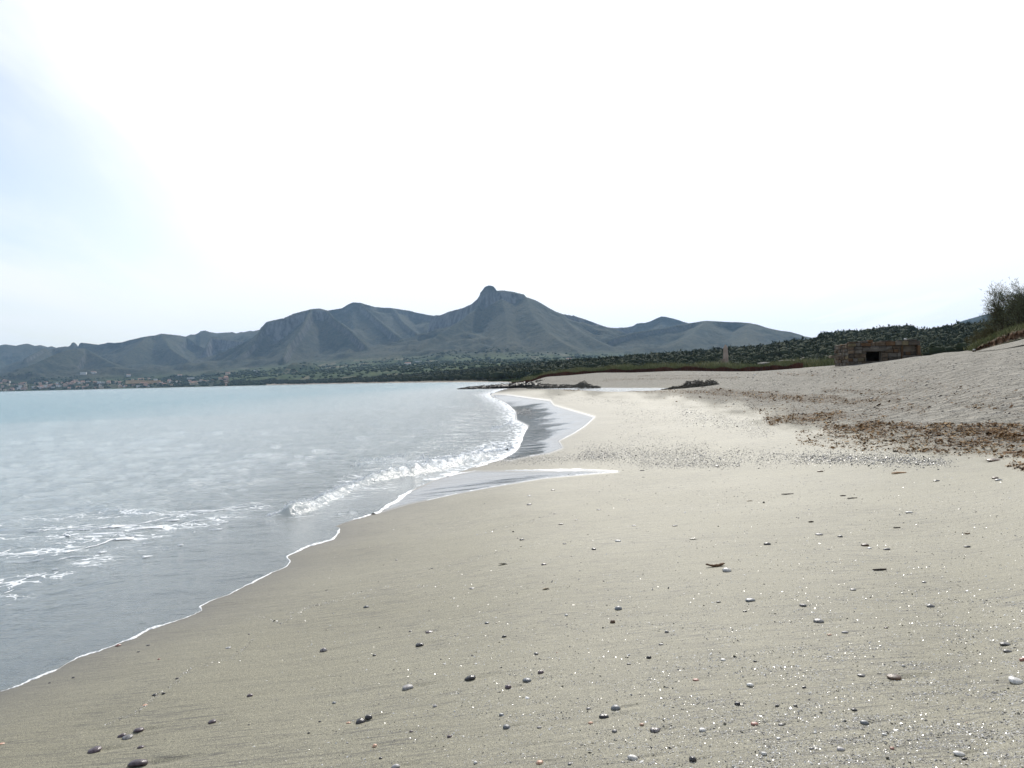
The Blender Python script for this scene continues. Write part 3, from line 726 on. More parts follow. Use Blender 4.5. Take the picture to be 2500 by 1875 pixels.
m_hill, t, o = mat("hill_slopes")
geo = t.n('ShaderNodeNewGeometry').outputs['Position']; nrm = t.n('ShaderNodeNewGeometry').outputs['Normal']
rockn, low = t.attr('rock'), t.attr('low')
na, nb, nc = t.noise(geo, .004, 5, .6), t.noise(geo, .022, 5, .65), t.noise(geo, .07, 3, .7)
scrub = t.mix(t.ramp(nb, (.38, .62)), (.016, .024, .014), (.050, .054, .032))
scrub = t.mix(t.ramp(na, (.35, .65)), scrub, (.060, .060, .036))
scrub = t.mix(t.ramp(nc, (.50, .62)), scrub, (.020, .028, .017))
sepn = t.n('ShaderNodeSeparateXYZ'); t.l(nrm, sepn.inputs[0])
steep = t.ramp(sepn.outputs[2], (.80, .55))
rockc = t.mix(t.ramp(t.noise(t.mapping(geo, scale=(1, 1, .25)), .03, 5, .7), (.35, .65)), (.045, .045, .045), (.17, .168, .16))
c = t.mix(t.math('MAXIMUM', t.math('MULTIPLY', rockn, .95), t.math('MULTIPLY', steep, .45)), scrub, rockc)
fieldn = t.n('ShaderNodeTexVoronoi'); t.l(t.mapping(geo, scale=(1, .6, 1)), fieldn.inputs['Vector']); fieldn.inputs['Scale'].default_value = .012
sepc = t.n('ShaderNodeSeparateColor'); t.l(fieldn.outputs['Color'], sepc.inputs[0])
field = t.mix(t.ramp(sepc.outputs[0], (.2, .8)), (.036, .058, .023), (.068, .092, .038))
field = t.mix(t.ramp(sepc.outputs[1], (.82, .9)), field, (.15, .14, .09))
field = t.mix(t.ramp(nc, (.47, .58)), field, (.035, .055, .025))
c = t.mix(low, c, field)
c = t.mix(t.attr('wood'), c, (.040, .045, .026))
c = t.mix(t.attr('shore_sand'), c, (.36, .32, .26))
bn = t.bump(nb, .8, 13.0); bn2 = t.bump(nc, .6, 4.0, bn)
principled(t, o, c, .95, .05, bn2)

# ------------------------------------------------------------------ beach mesh (written after the pebble trails)
def pebble_trails(P, R, W):
    global Z
    for (x, y, z), r, wd in zip(P, R, W):
        sz = wd * r / F
        dx, dy = X - x, Y - y
        m = (np.abs(dy) < sz * 3) & (dx > -sz * 2) & (dx < sz * 6) & (RR < 16)
        if not m.any(): continue
        ax, ay = dx[m], dy[m]
        tail = sst(ax, sz * .2, sz * .7) * (1 - sst(ax, sz * 1.2, sz * 3.6)) * np.exp(-((ay - .06 * ax) / (sz * .30)) ** 2)
        pitf = np.exp(-((ax) ** 2 + (ay) ** 2) / (sz * .75) ** 2)
        Z[m] -= sz * (.13 * tail + .05 * pitf)
if 'PEB_P' in globals(): pebble_trails(PEB_P, PEB_R, PEB_W)

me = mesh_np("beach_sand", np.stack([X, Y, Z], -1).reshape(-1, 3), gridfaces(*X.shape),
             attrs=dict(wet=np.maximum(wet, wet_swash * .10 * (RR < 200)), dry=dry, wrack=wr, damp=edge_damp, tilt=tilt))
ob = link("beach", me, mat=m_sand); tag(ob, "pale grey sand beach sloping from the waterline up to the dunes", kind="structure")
# the beach behind the viewer
bx, by = np.meshgrid(np.linspace(-60, 60, 60), np.linspace(-120, 0.3, 50))
bz = np.clip((bx + 5.5 - by * .05) * .07, -2, .45) + .0 * bx - .012
me = mesh_np("back_sand", np.stack([bx, by, bz], -1).reshape(-1, 3), gridfaces(*bx.shape), attrs=dict(dry=np.full(bx.size, .3)))
ob = link("beach_behind", me, mat=m_sand); tag(ob, kind="structure")

# ------------------------------------------------------------------ hills and plain
hcols = np.concatenate([np.linspace(-2600, -100, 50), np.linspace(-80, 2580, 720), np.linspace(2620, 6400, 50)])
hth = np.arctan((hcols - 1250) / F)
hr = np.concatenate([np.geomspace(395, 3300, 90), np.linspace(3330, 6900, 215), np.linspace(6950, 9500, 36)])
HT, HR = np.meshgrid(hth, hr); HX, HY = HR * np.sin(HT), HR * np.cos(HT)
HZ, HS, HROCK = terrain(HX, HY)
_, hrc, _, hr0 = forest_ground(HX, HY, HR)
HPX = pxaz(HX, HY)
HB = plain(HX, HY, HR)
lowm = 1 - sst(HZ - HB, 6, 45)
woodm = (1 - sst(HR, hrc * .98, hrc * 1.08)) * sst(HR - hr0, 10, 60)
shs = (1 - sst(HS, .012 * HR, .03 * HR)) * (HS > 0) * (HPX > 650) + 0
me = mesh_np("hills", np.stack([HX, HY, HZ], -1).reshape(-1, 3), gridfaces(*HX.shape),
             attrs=dict(rock=HROCK, low=lowm, wood=woodm, shore_sand=shs))
ob = link("hills", me, mat=m_hill); tag(ob, "hazy range of rocky scrub covered mountains beyond the bay", kind="structure")

# ------------------------------------------------------------------ water
wcols = np.concatenate([np.linspace(-2600, -90, 30), np.linspace(-60, 1720, 560)]); wth = np.arctan((wcols - 1250) / F)
wr_ = np.concatenate([1 / np.linspace(1 / 3.2, 1 / 120., 330), np.geomspace(122, 5600, 60)])
WT, WR = np.meshgrid(wth, wr_); WX, WY = WR * np.sin(WT), WR * np.cos(WT)
WB, WS, _ = terrain(WX, WY)
dS = -WS
amp = sst(dS, .5, 6) * (1 - sst(WR, 80, 300))
ph = dS * (2 * math.pi / 1.9) + fbm(WX / 3, WY / 3, 2, 201) * 5
WZ = amp * (.030 * np.sin(ph) * (vn(WX / 2.5, WY / 1.2, 203) ** 2) + .040 * fbm(WX / .8, WY / .5, 3, 205) + .022 * fbm(WX / .28, WY / .2, 2, 207) * (WR < 40))
def crest(pts, h, wd, ends=.15):
    """a small breaker along the pixels, height h, width wd; returns its profile"""
    pts = np.array(pts, float); P = onplane(pts[:, 0], pts[:, 1])[:, :2]
    L = np.linspace(0, 1, len(P)); d, v = seg_dist(WX, WY, np.column_stack([P, L])); al = v[..., 0]
    e = sst(al, 0, ends) * (1 - sst(al, 1 - ends, 1))
    return e * np.exp(-(d / wd) ** 2) * (.45 + .75 * vn(al * 9, al * 0, int(h * 1000))), al, d, h
FOAM = np.zeros(WX.shape)
for pts, h, wd, fo in [([(640, 1264), (700, 1258), (760, 1240), (800, 1217), (850, 1194), (900, 1176), (960, 1163), (1040, 1150), (1110, 1135), (1180, 1115), (1240, 1098)], .17, .13, .85),
                       ([(860, 1133), (940, 1124), (1040, 1130), (1100, 1122), (1180, 1100), (1230, 1080)], .08, .16, .5),
                       ([(750, 1275), (850, 1256), (960, 1222), (1060, 1190), (1110, 1166)], .04, .12, .0),
                       ([(330, 1190), (420, 1187), (520, 1178), (700, 1166)], .035, .2, 0), ([(-100, 1262), (60, 1246), (200, 1240), (330, 1252), (430, 1246)], .05, .25, .0),
                       ([(120, 1330), (330, 1302), (520, 1262), (640, 1240)], .03, .15, 0), ([(900, 1040), (1040, 1036), (1160, 1020)], .05, .3, .25), ([(1000, 1000), (1130, 992), (1200, 978)], .06, .5, .5)]:
    e, al, d, _ = crest(pts, h, wd)
    WZ += h * e * (.75 + .5 * vn(WX / .3, WY / .3, 221))
    lace_ = 0
    if fo: FOAM = np.maximum(FOAM, fo * sst(e, .35, 1.0) * sst(al, .02, .6) * (.35 + .9 * vn(al * 14 + d * 2, d * 3, 229)))
WZ += .07 * amp * fbm(WX / 3.4, WY / 2.4, 2, 209) * sst(WR, 12, 25)
WZ *= sst(dS, 0.0, .5)
# glittering torn water close to the point
WZ += .075 * amp * sst(WX / WR, -.12, 0.0) * fbm(WX / .35, WY / .3, 2, 231) * (WR < 60)
surf = np.exp(-np.clip(dS, 0, None) / (.035 * WR)) * sst(pxaz(WX, WY), 930, 1080) * (dS > 0) * (WR < 190)
_cp = onplane(np.array([740., 800, 900, 1040, 1180, 1250]), np.array([1232., 1205, 1165, 1140, 1105, 1080]))[:, :2]
_dc, _vc = seg_dist(WX, WY, np.column_stack([_cp, np.linspace(0, 1, 6)]))
FOAM = np.maximum(FOAM, (.15 + .45 * _vc[..., 0]) * (1 - sst(_dc / WR, .02, .065)))
FOAM = np.maximum(FOAM, .80 * surf)
calm = 1 - sst(dS, .3, 3.5)
WPX, WPY = project(WX, WY, WZ)
LACE = smooth_poly_mask(WPX, WPY, [(-150, 1400), (-150, 1290), (150, 1268), (420, 1240), (640, 1222), (660, 1238), (480, 1290), (300, 1350), (150, 1410), (30, 1460)], 25) + .55 * smooth_poly_mask(WPX, WPY, [(700, 1275), (860, 1225), (1000, 1180), (1100, 1150), (1250, 1085), (1270, 1030), (1200, 980), (1120, 1010), (1050, 1080), (900, 1130), (780, 1200)], 14)
keep = (WB < WZ + .012)
fc = gridfaces(*WX.shape); kf = keep.ravel()[fc].any(1)
fc = fc[kf]; used = np.unique(fc); remap = np.full(WX.size, -1); remap[used] = np.arange(len(used))
V = np.stack([WX, WY, WZ], -1).reshape(-1, 3)[used]
me = mesh_np("sea", V, remap[fc], attrs=dict(depth=np.clip(WZ - WB, 0, 9).ravel()[used], foam=FOAM.ravel()[used], calm=calm.ravel()[used], lace=LACE.ravel()[used]))
ob = link("sea", me, mat=m_water); tag(ob, "calm pale blue bay with small waves running onto the sand", kind="structure")

# ------------------------------------------------------------------ pebbles
def peb_mat(name, c1, c2, rough, scale=14, spec=.5, bump=.15):
    m, t, o = mat(name)
    v = t.n('ShaderNodeTexCoord').outputs['Object']
    f = t.ramp(t.noise(v, 1.6, 4, .6), (.35, .65)); c = t.mix(f, c1, c2)
    sp = t.ramp(t.noise(v, scale, 2, .6), (.62, .72)); c = t.mix(t.math('MULTIPLY', sp, .5), c, (.45, .43, .40))
    oi = t.n('ShaderNodeObjectInfo').outputs['Random']
    s = t.n('ShaderNodeVectorMath', operation='SCALE'); t.l(c, s.inputs[0]); t.l(t.math('MULTIPLY_ADD', oi, .5, .75), s.inputs[3])
    principled(t, o, s.outputs[0], rough, spec, t.bump(t.noise(v, 7, 4, .6), bump, .12))
    return m
PM = dict(plum=peb_mat("plum_stone", (.055, .035, .042), (.13, .095, .105), .30), dark=peb_mat("black_stone", (.018, .017, .018), (.055, .05, .052), .25),
          grey=peb_mat("grey_stone", (.10, .095, .095), (.25, .24, .23), .32), slate=peb_mat("slate_stone", (.12, .13, .14), (.20, .21, .22), .35),
          pale=peb_mat("pale_stone", (.26, .25, .25), (.38, .36, .35), .45), white=peb_mat("white_shell", (.42, .41, .39), (.66, .65, .62), .35),
          orange=peb_mat("orange_shell", (.45, .18, .08), (.65, .52, .40), .35), rust=peb_mat("rust_stone", (.22, .05, .03), (.42, .28, .22), .35),
          ochre=peb_mat("ochre_shell", (.42, .26, .11), (.55, .42, .26), .5), brown=peb_mat("brown_stone", (.06, .035, .02), (.16, .09, .045), .4),
          duo=peb_mat("two_tone_stone", (.05, .032, .036), (.34, .32, .31), .3), shell=peb_mat("pearly_shell", (.42, .38, .30), (.60, .57, .50), .3))
def ico(sub):
    import bmesh
    bm = bmesh.new(); bmesh.ops.create_icosphere(bm, subdivisions=sub, radius=1)
    V = np.array([v.co[:] for v in bm.verts]); Fc = np.array([[v.index for v in f.verts] for f in bm.faces]); bm.free(); return V, Fc
ICO1, ICO2, ICO3 = ico(1), ico(2), ico(3)
def fn3(V, sc, s): return (fbm(V[:, 0] * sc + V[:, 2] * sc * .7 + 5.1, V[:, 1] * sc - V[:, 2] * sc * .6 + 3.3, 2, s))
def peb_verts(seed, base=ICO2):
    r = np.random.RandomState(seed); V = base[0].copy()
    e = r.uniform(.62, 1.0); V = np.sign(V) * np.abs(V) ** e; V /= np.linalg.norm(V, axis=1)[:, None] ** .5
    V *= (1 + .22 * fn3(V, 1.1, seed))[:, None]
    V[:, 1] *= r.uniform(.62, .95); V[:, 0] *= 1 + r.uniform(-.25, .25) * V[:, 1]
    V[:, 2] = np.where(V[:, 2] < 0, V[:, 2] * .7, V[:, 2]); return V
def clam_verts(seed):
    """a thin cupped shell half with growth ribs and a real thickness"""
    n, m = 14, 7; V = []
    for side, off in ((0, 0.0), (1, -.10)):
        for i in range(m):
            u = (i + .2) / (m - .8)
            for j in range(n):
                a = math.pi * (.06 + .88 * j / (n - 1)); rr_ = u * (1 + .03 * math.sin(j * 2.2))
                x = math.cos(a) * rr_; y = math.sin(a) * rr_ * 1.1 - .5; z = .62 * (1 - u ** 2) + .03 * (i % 2)
                V.append((x, y, z + off))
    f = []
    for s in range(2):
        b = s * n * m
        for i in range(m - 1):
            for j in range(n - 1):
                q = [b + i * n + j, b + i * n + j + 1, b + (i + 1) * n + j + 1, b + (i + 1) * n + j]
                f.append(q if s == 0 else q[::-1])
    def wall(ids):
        for a, c in zip(ids[:-1], ids[1:]): f.append([a, c, c + n * m, a + n * m])
    wall(list(range(n))[::-1]); wall([(m - 1) * n + j for j in range(n)]); wall([i * n for i in range(m)]); wall([i * n + n - 1 for i in range(m)][::-1])
    return np.array(V), np.array(f)
peb_mesh = {}
def get_peb(kind, k):
    key = (kind, k)
    if key not in peb_mesh:
        if kind == 'clam': V, Fc = clam_verts(k)
        else: V, Fc = peb_verts(300 + k), ICO2[1]
        me = mesh_np("pebble_mesh", V, Fc, True); peb_mesh[key] = me
    return peb_mesh[key]
SMALL_ZONE = [("small {c} pebble among shell grit in the near foreground sand", "small pebbles of the near foreground"), ("small {c} pebble scattered over the damp middle sand", "small pebbles of the middle sand"),
              ("small {c} pebble on the pale sand just below the gravel bed", "small pebbles below the gravel bed")]
LUSED = set()
for i, ((px, py, wd, asp, kind, turn, lab), p, r) in enumerate(zip(_all, PEB_P, PEB_R)):
    half = wd * r / F / 2 * .93
    clam = kind in ('ochre', 'shell')
    if lab is None: me0 = get_peb('small', i % 8)
    elif clam: me0 = get_peb('clam', 0)
    else: me0 = get_peb('stone', i % 26)
    nm = "shell" if kind in ('white', 'orange', 'ochre', 'shell') else "pebble"
    me = me0.copy() if not me0.users == 0 else me0
    key = (me0.name, kind)
    if key not in peb_mesh:
        mm = me0.copy(); mm.materials.clear(); mm.materials.append(PM[kind]); peb_mesh[key] = mm
    o_ = link(nm, peb_mesh[key])
    if me is not me0 and me.users == 0: bpy.data.meshes.remove(me)
    hz_ = half * asp * (1.05 if py > 1300 else .85)
    o_.scale = (half * 1.02, half * (1.15 if asp > .45 else 1.0), hz_ * (1.0 if clam else 1.0))
    o_.location = (p[0], p[1], p[2] + hz_ * .08)
    o_.rotation_euler = (RS.uniform(-.15, .15), -.22 * turn, turn * .9)
    if lab: tag(o_, lab, "shell" if nm == "shell" else "pebble")
    else:
        zone = 0 if py > 1600 else (1 if py > 1250 else 2)
        word = dict(dark="black", grey="grey", plum="plum", slate="slate grey", white="white", pale="pale grey", orange="orange")[kind]
        q = min(PEB, key=lambda a: math.hypot(a[0] - px, (a[1] - py) * 1.6)); ref = q[6]
        for cut in (", ", " near ", " with ", " lying ", " beside ", " alone ", " of a ", " in ", " below ", " above ", " behind ", " right of ", " left of ", " from ", " at ", " close ", " just ", " cut ", " on ", " touching ", " between ", " dragging ", " pressed ", " sunk ", " next ", " leading ", " among ", " beyond ", " under ", " by "):
            k_ = ref.find(cut)
            if k_ > 12: ref = ref[:k_]
        rel = ("in front of" if py > q[1] else "behind") if abs(py - q[1]) * 1.6 > abs(px - q[0]) else ("right of" if px > q[0] else "left of")
        lab2 = "small %s %s %s the %s" % (word, nm, rel, ref)
        if lab2 in LUSED: lab2 = "another " + lab2.replace("small", "tiny")
        if lab2 in LUSED or q[6].startswith("second"): lab2 = SMALL_ZONE[zone][0].format(c=word); gr_ = SMALL_ZONE[zone][1] + ", " + word
        else: gr_ = "small loose pebbles on the damp sand"
        LUSED.add(lab2) if gr_[0:11] == "small loose" else None
        tag(o_, lab2, nm, gr_)

# ------------------------------------------------------------------ sticks
def tube(pts, rad, n=6, noise=0.0, seed=0):
    pts = np.asarray(pts, float); rad = np.broadcast_to(rad, (len(pts),)).astype(float); V = []; Fc = []
    r_ = np.random.RandomState(seed)
    T = np.gradient(pts, axis=0); T /= np.linalg.norm(T, axis=1)[:, None] + 1e-9
    up = np.array([0, 0, 1.0]) if abs(T[0, 2]) < .8 else np.array([1.0, 0, 0])
    for i, (p, tt) in enumerate(zip(pts, T)):
        a = np.cross(tt, up); a /= np.linalg.norm(a) + 1e-9; b = np.cross(a, tt)
        for j in range(n):
            an = 2 * math.pi * j / n; rr_ = rad[i] * (1 + noise * r_.uniform(-1, 1)); V.append(p + (a * math.cos(an) + b * math.sin(an)) * rr_)
    for i in range(len(pts) - 1):
        for j in range(n): Fc.append([i * n + j, i * n + (j + 1) % n, (i + 1) * n + (j + 1) % n, (i + 1) * n + j])
    return np.array(V), np.array(Fc)
def capped(V, Fc, n, npts):
    V = np.vstack([V, V[:n].mean(0), V[-n:].mean(0)]); a, b = len(V) - 2, len(V) - 1
    ex = [[a, (j + 1) % n, j, j] for j in range(n)] + [[b, (npts - 1) * n + j, (npts - 1) * n + (j + 1) % n, (npts - 1) * n + (j + 1) % n] for j in range(n)]
    return V, Fc, ex
def merge(parts):
    Vs, Fs, off = [], [], 0
    for V, Fc in parts:
        Vs.append(V); Fs.append(np.asarray(Fc) + off); off += len(V)
    return np.vstack(Vs), np.vstack(Fs)
SM = dict(brownstick=simple("brown_twig", (.11, .055, .03), (.22, .13, .07), 60, .8, .4, 200), blackstick=simple("dark_twig", (.02, .015, .012), (.06, .04, .03), 60, .7, .4, 200), cane=simple("dry_cane", (.45, .25, .12), (.60, .40, .24), 40, .6, .2, 150))
for i, (px, py, ln, thk, bend, kind, lab) in enumerate(STICKS):
    p, r = ground([px], [py]); p, r = p[0], r[0]; L = ln * r / F; R0 = thk * r / F / 2
    tt = np.linspace(-.5, .5, 10)
    jit = np.random.RandomState(i).uniform(-.05, .05, 10)
    pts = np.stack([tt * L, (bend * (tt ** 2 - .1) * 1.2 + jit * .3) * L + tt * L * .1, R0 * .6 + np.abs(jit) * L * .15 + (bend > .3) * tt ** 2 * L * .35], -1)
    rad = R0 * (1 - .5 * np.abs(tt) * 1.4 + .25 * np.random.RandomState(i + 50).uniform(-1, 1, 10) * (kind == 'brownstick'))
    V, Fc = tube(pts, rad, 7, .12, i)
    V = np.vstack([V, pts[0] - [R0, 0, 0], pts[-1] + [R0, 0, 0]]); n = 7; a, b = len(V) - 2, len(V) - 1
    Fc = np.vstack([Fc, [[a, (j + 1) % n, j, a] for j in range(n)], [[b, 9 * n + j, 9 * n + (j + 1) % n, b] for j in range(n)]])
    me = bpy.data.meshes.new("stick_mesh"); me.from_pydata(V.tolist(), [], [list(dict.fromkeys(f)) for f in Fc.tolist()]); me.shade_smooth()
    o_ = link("twig" if kind != 'cane' else "reed_stem", me, mat=SM[kind]); o_.location = p; tag(o_, lab, "twig" if kind != 'cane' else "reed")

# ------------------------------------------------------------------ shell grit and gravel (nobody could count it)
def chips(P, size, tilt, name, matr, label, flat=.35, seed=1):
    r_ = np.random.RandomState(seed); n = len(P)
    base = np.array([[1, 0, 0], [.2, .85, 0], [-.9, .35, 0], [-.45, -.75, 0], [0, 0, 1.0]]) 
    fc = np.array([[0, 1, 4], [1, 2, 4], [2, 3, 4], [3, 0, 4]])
    V = np.repeat(base[None], n, 0) * (1 + r_.uniform(-.3, .3, (n, 5, 1)))
    V[:, :, 2] *= flat; V[:, :, 0] *= r_.uniform(.8, 1.6, (n, 1))
    a = r_.uniform(0, 6.28, n); c, s = np.cos(a)[:, None], np.sin(a)[:, None]
    x, y = V[:, :, 0] * c - V[:, :, 1] * s, V[:, :, 0] * s + V[:, :, 1] * c
    tx, ty = r_.normal(0, tilt, (n, 1)), r_.normal(0, tilt, (n, 1))
    z = V[:, :, 2] + x * tx + y * ty
    V = np.stack([x, y, z], -1) * size[:, None, None] + P[:, None, :]; V[:, :, 2] -= size[:, None] * .1
    Fc = (fc[None] + np.arange(n)[:, None, None] * 5).reshape(-1, 3)
    tone = np.repeat(r_.rand(n), 4)
    me = mesh_np(name, V.reshape(-1, 3), Fc, False, fattrs=dict(tone=tone)); ob = link(name, me, mat=matr)
    tag(ob, label, kind="stuff"); return ob
def chip_mat(name, dark, mid, light, t1=.45, t2=.7, rough=.22):
    m, t, o = mat(name); tn = t.attr('tone')
    c = t.mix(t.ramp(tn, (t1, t1 + .02)), dark, mid); c = t.mix(t.ramp(tn, (t2, t2 + .02)), c, light)
    principled(t, o, c, rough, .6); return m
m_grit = chip_mat("shell_grit", (.09, .085, .08), (.33, .31, .28), (.70, .68, .64), .30, .55, .18)
m_grav = chip_mat("gravel", (.05, .05, .05), (.20, .19, .18), (.42, .41, .40), .5, .90, .42)
n = 90000
px = RS.uniform(-20, 2520, n); py = 1110 + 790 * RS.rand(n) ** .75
dens = np.clip((px - 350 + (py - 1500) * .2) / 1500, .02, 1) ** 1.6 * (.35 + .65 * vn(px / 160, py / 17, 401)) * (.35 + .65 * sst(vn(px / 60 + 9, py / 9, 402), .3, .7))
dens *= sst(py, 1110, 1300) * .6 + .4
k = (RS.rand(n) < dens * 1.0) & (py > np.interp(px, [0, 350, 700, 960, 1300, 1500], [1700, 1560, 1420, 1290, 1190, 1165])); px, py = px[k], py[k]
for cv_ in ([(950, 1420), (1050, 1400), (1110, 1378), (1200, 1352), (1245, 1340), (1330, 1325), (1460, 1318)], [(700, 1500), (780, 1478), (860, 1450), (950, 1432), (1150, 1428)], [(430, 1660), (470, 1630), (560, 1610), (600, 1580), (640, 1540)], [(260, 1770), (330, 1740), (380, 1700), (440, 1660)], [(1180, 1300), (1290, 1275), (1360, 1250)], [(620, 1500), (690, 1523), (760, 1480), (840, 1462)]):
    cv_ = np.array(cv_, float); uu = RS.rand(230) * (len(cv_) - 1); px = np.append(px, np.interp(uu, np.arange(len(cv_)), cv_[:, 0]) + RS.normal(0, 3, 230)); py = np.append(py, np.interp(uu, np.arange(len(cv_)), cv_[:, 1]) + RS.normal(0, 1.6, 230))
P, r = ground(px, py); size = np.exp(RS.normal(math.log(1.25), .45, len(px))) * (.55 + .45 * (py - 1100) / 775) * r / F
chips(P, size, .45, "shell_grit", m_grit, "tiny glinting shell flakes and grit strewn over the damp sand")
n = 130000; px = RS.uniform(600, 2520, n); py = 1240 + 660 * RS.rand(n) ** .7
dens = np.clip((px - 700) / 1300, .03, 1) ** 1.3 * (.15 + .85 * sst(vn(px / 90 + 3, py / 12, 412), .35, .75)) * np.clip((py - 1180) / 400, .25, 1)
k = RS.rand(n) < dens; px, py = px[k], py[k]; P, r = ground(px, py)
chips(P, np.exp(RS.normal(math.log(1.5), .42, len(px))) * (.5 + .5 * (py - 1100) / 775) * r / F, .30, "shell_flakes", m_grit, "white and dark shell flakes scattered over the right half of the damp sand", .45, 5)
# gravel bed and glittering shingle
px, py, sz = [], [], []
for (x0, y0, x1, y1, hw, nn, s0) in [(1180, 1128, 1500, 1112, 14, 2600, 1.3), (1420, 1108, 1720, 1112, 26, 4200, 1.5), (1560, 1135, 1800, 1132, 12, 1400, 1.5), (1700, 1115, 2240, 1118, 24, 2600, 1.9), (1960, 1120, 2320, 1128, 13, 1500, 2.3),
                                    (1250, 1003, 1300, 1008, 12, 500, 1.3), (1330, 970, 1560, 985, 12, 900, 1.0), (1500, 1010, 1900, 1040, 30, 1500, 1.3), (1650, 1000, 1880, 1060, 20, 900, 1.5), (1500, 1060, 1750, 1090, 20, 500, 1.4), (1400, 1190, 2500, 1260, 60, 1500, 1.4)]:
    nn = int(nn * 1.5); u = RS.rand(nn); px.append(x0 + (x1 - x0) * u + RS.normal(0, 10, nn)); py.append(y0 + (y1 - y0) * u + RS.normal(0, hw * .5, nn)); sz.append(np.exp(RS.normal(math.log(s0), .35, nn)))
px, py, sz = map(np.concatenate, (px, py, sz))
P, r = ground(px, py); chips(P, sz * r / F * .66, .35, "gravel", m_grav, "bed of small dark and glinting gravel across the middle of the beach", .55, 3)

n = 24000; px = RS.uniform(1700, 2520, n); py = RS.uniform(850, 1110, n); P, r = ground(px, py)
k = (py > np.interp(px, [1700, 2040, 2250, 2500], [915, 900, 880, 856])) & (py < np.interp(px, DRY_X, DRY_Y)) & (RS.rand(n) < .25 + .75 * vn(px / 40, py / 10, 433)); P, r = P[k], r[k]
m_crumb = chip_mat("sand_crumbs", (.05, .042, .035), (.17, .14, .11), (.33, .30, .26), .4, .7, .9)
chips(P, np.exp(RS.normal(math.log(1.0), .5, len(P))) * r / F, .2, "sand_crumbs", m_crumb, "dark crumbs and clods littering the trampled dry slope", .6, 6)

# ------------------------------------------------------------------ brown sea-grass litter
m_wr, t, o = mat("sea_grass_litter")
tn = t.attr('tone'); c = t.mix(t.ramp(tn, (.1, .6)), (.095, .048, .020), (.26, .155, .07)); c = t.mix(t.ramp(tn, (.72, .95)), c, (.42, .29, .155)); c = t.mix(t.ramp(tn, (.20, .0)), c, (.035, .024, .016))
principled(t, o, c, .85, .1)
n = 230000
px = RS.uniform(1370, 2560, n); py = RS.uniform(905, 1170, n); d = wrack_density(px, py)
cl = sst(vn(px / 17, py / 4.5, 411), .30, .72)
k = RS.rand(n) < (d * 1.25) * (.25 + .75 * cl) * .8; px, py, d, cl = px[k], py[k], d[k], cl[k]
P, r = ground(px, py); n = len(P)
L = np.exp(RS.normal(math.log(3.8), .5, n)) * (.55 + .45 * sst(py, 930, 1080)) * r / F; L = np.clip(L, .008, .2)
a = RS.uniform(0, 6.28, n); el = RS.normal(.05, .35, n); wd = L * RS.uniform(.09, .24, n)
dx = np.stack([np.cos(a) * np.cos(el), np.sin(a) * np.cos(el), np.sin(el)], -1); sd = np.stack([-np.sin(a), np.cos(a), RS.normal(0, .5, n)], -1)
up = np.array([0, 0, 1.0]); lift = (RS.rand(n) ** 2 * .085 * cl * sst(d, .2, .9))[:, None] * up
rows = []
for kx, hh in ((-1, 0), (0, .35), (1, .1)):
    c_ = P + lift + dx * (L * kx * .5)[:, None] + up * (L * hh * .35 * RS.uniform(.2, 1.4, n))[:, None] + up * .003
    rows += [c_ - sd * wd[:, None], c_ + sd * wd[:, None]]
V = np.stack(rows, 1); fcs = np.array([[0, 1, 3, 2], [2, 3, 5, 4]]); Fc = (fcs[None] + np.arange(n)[:, None, None] * 6).reshape(-1, 4)
me = mesh_np("sea_grass_litter", V.reshape(-1, 3), Fc, False, fattrs=dict(tone=np.repeat(RS.rand(n), 2))); ob = link("sea_grass_litter", me, mat=m_wr)
tag(ob, "brown dried sea grass litter lying in bands on the dry sand", kind="stuff")
pass

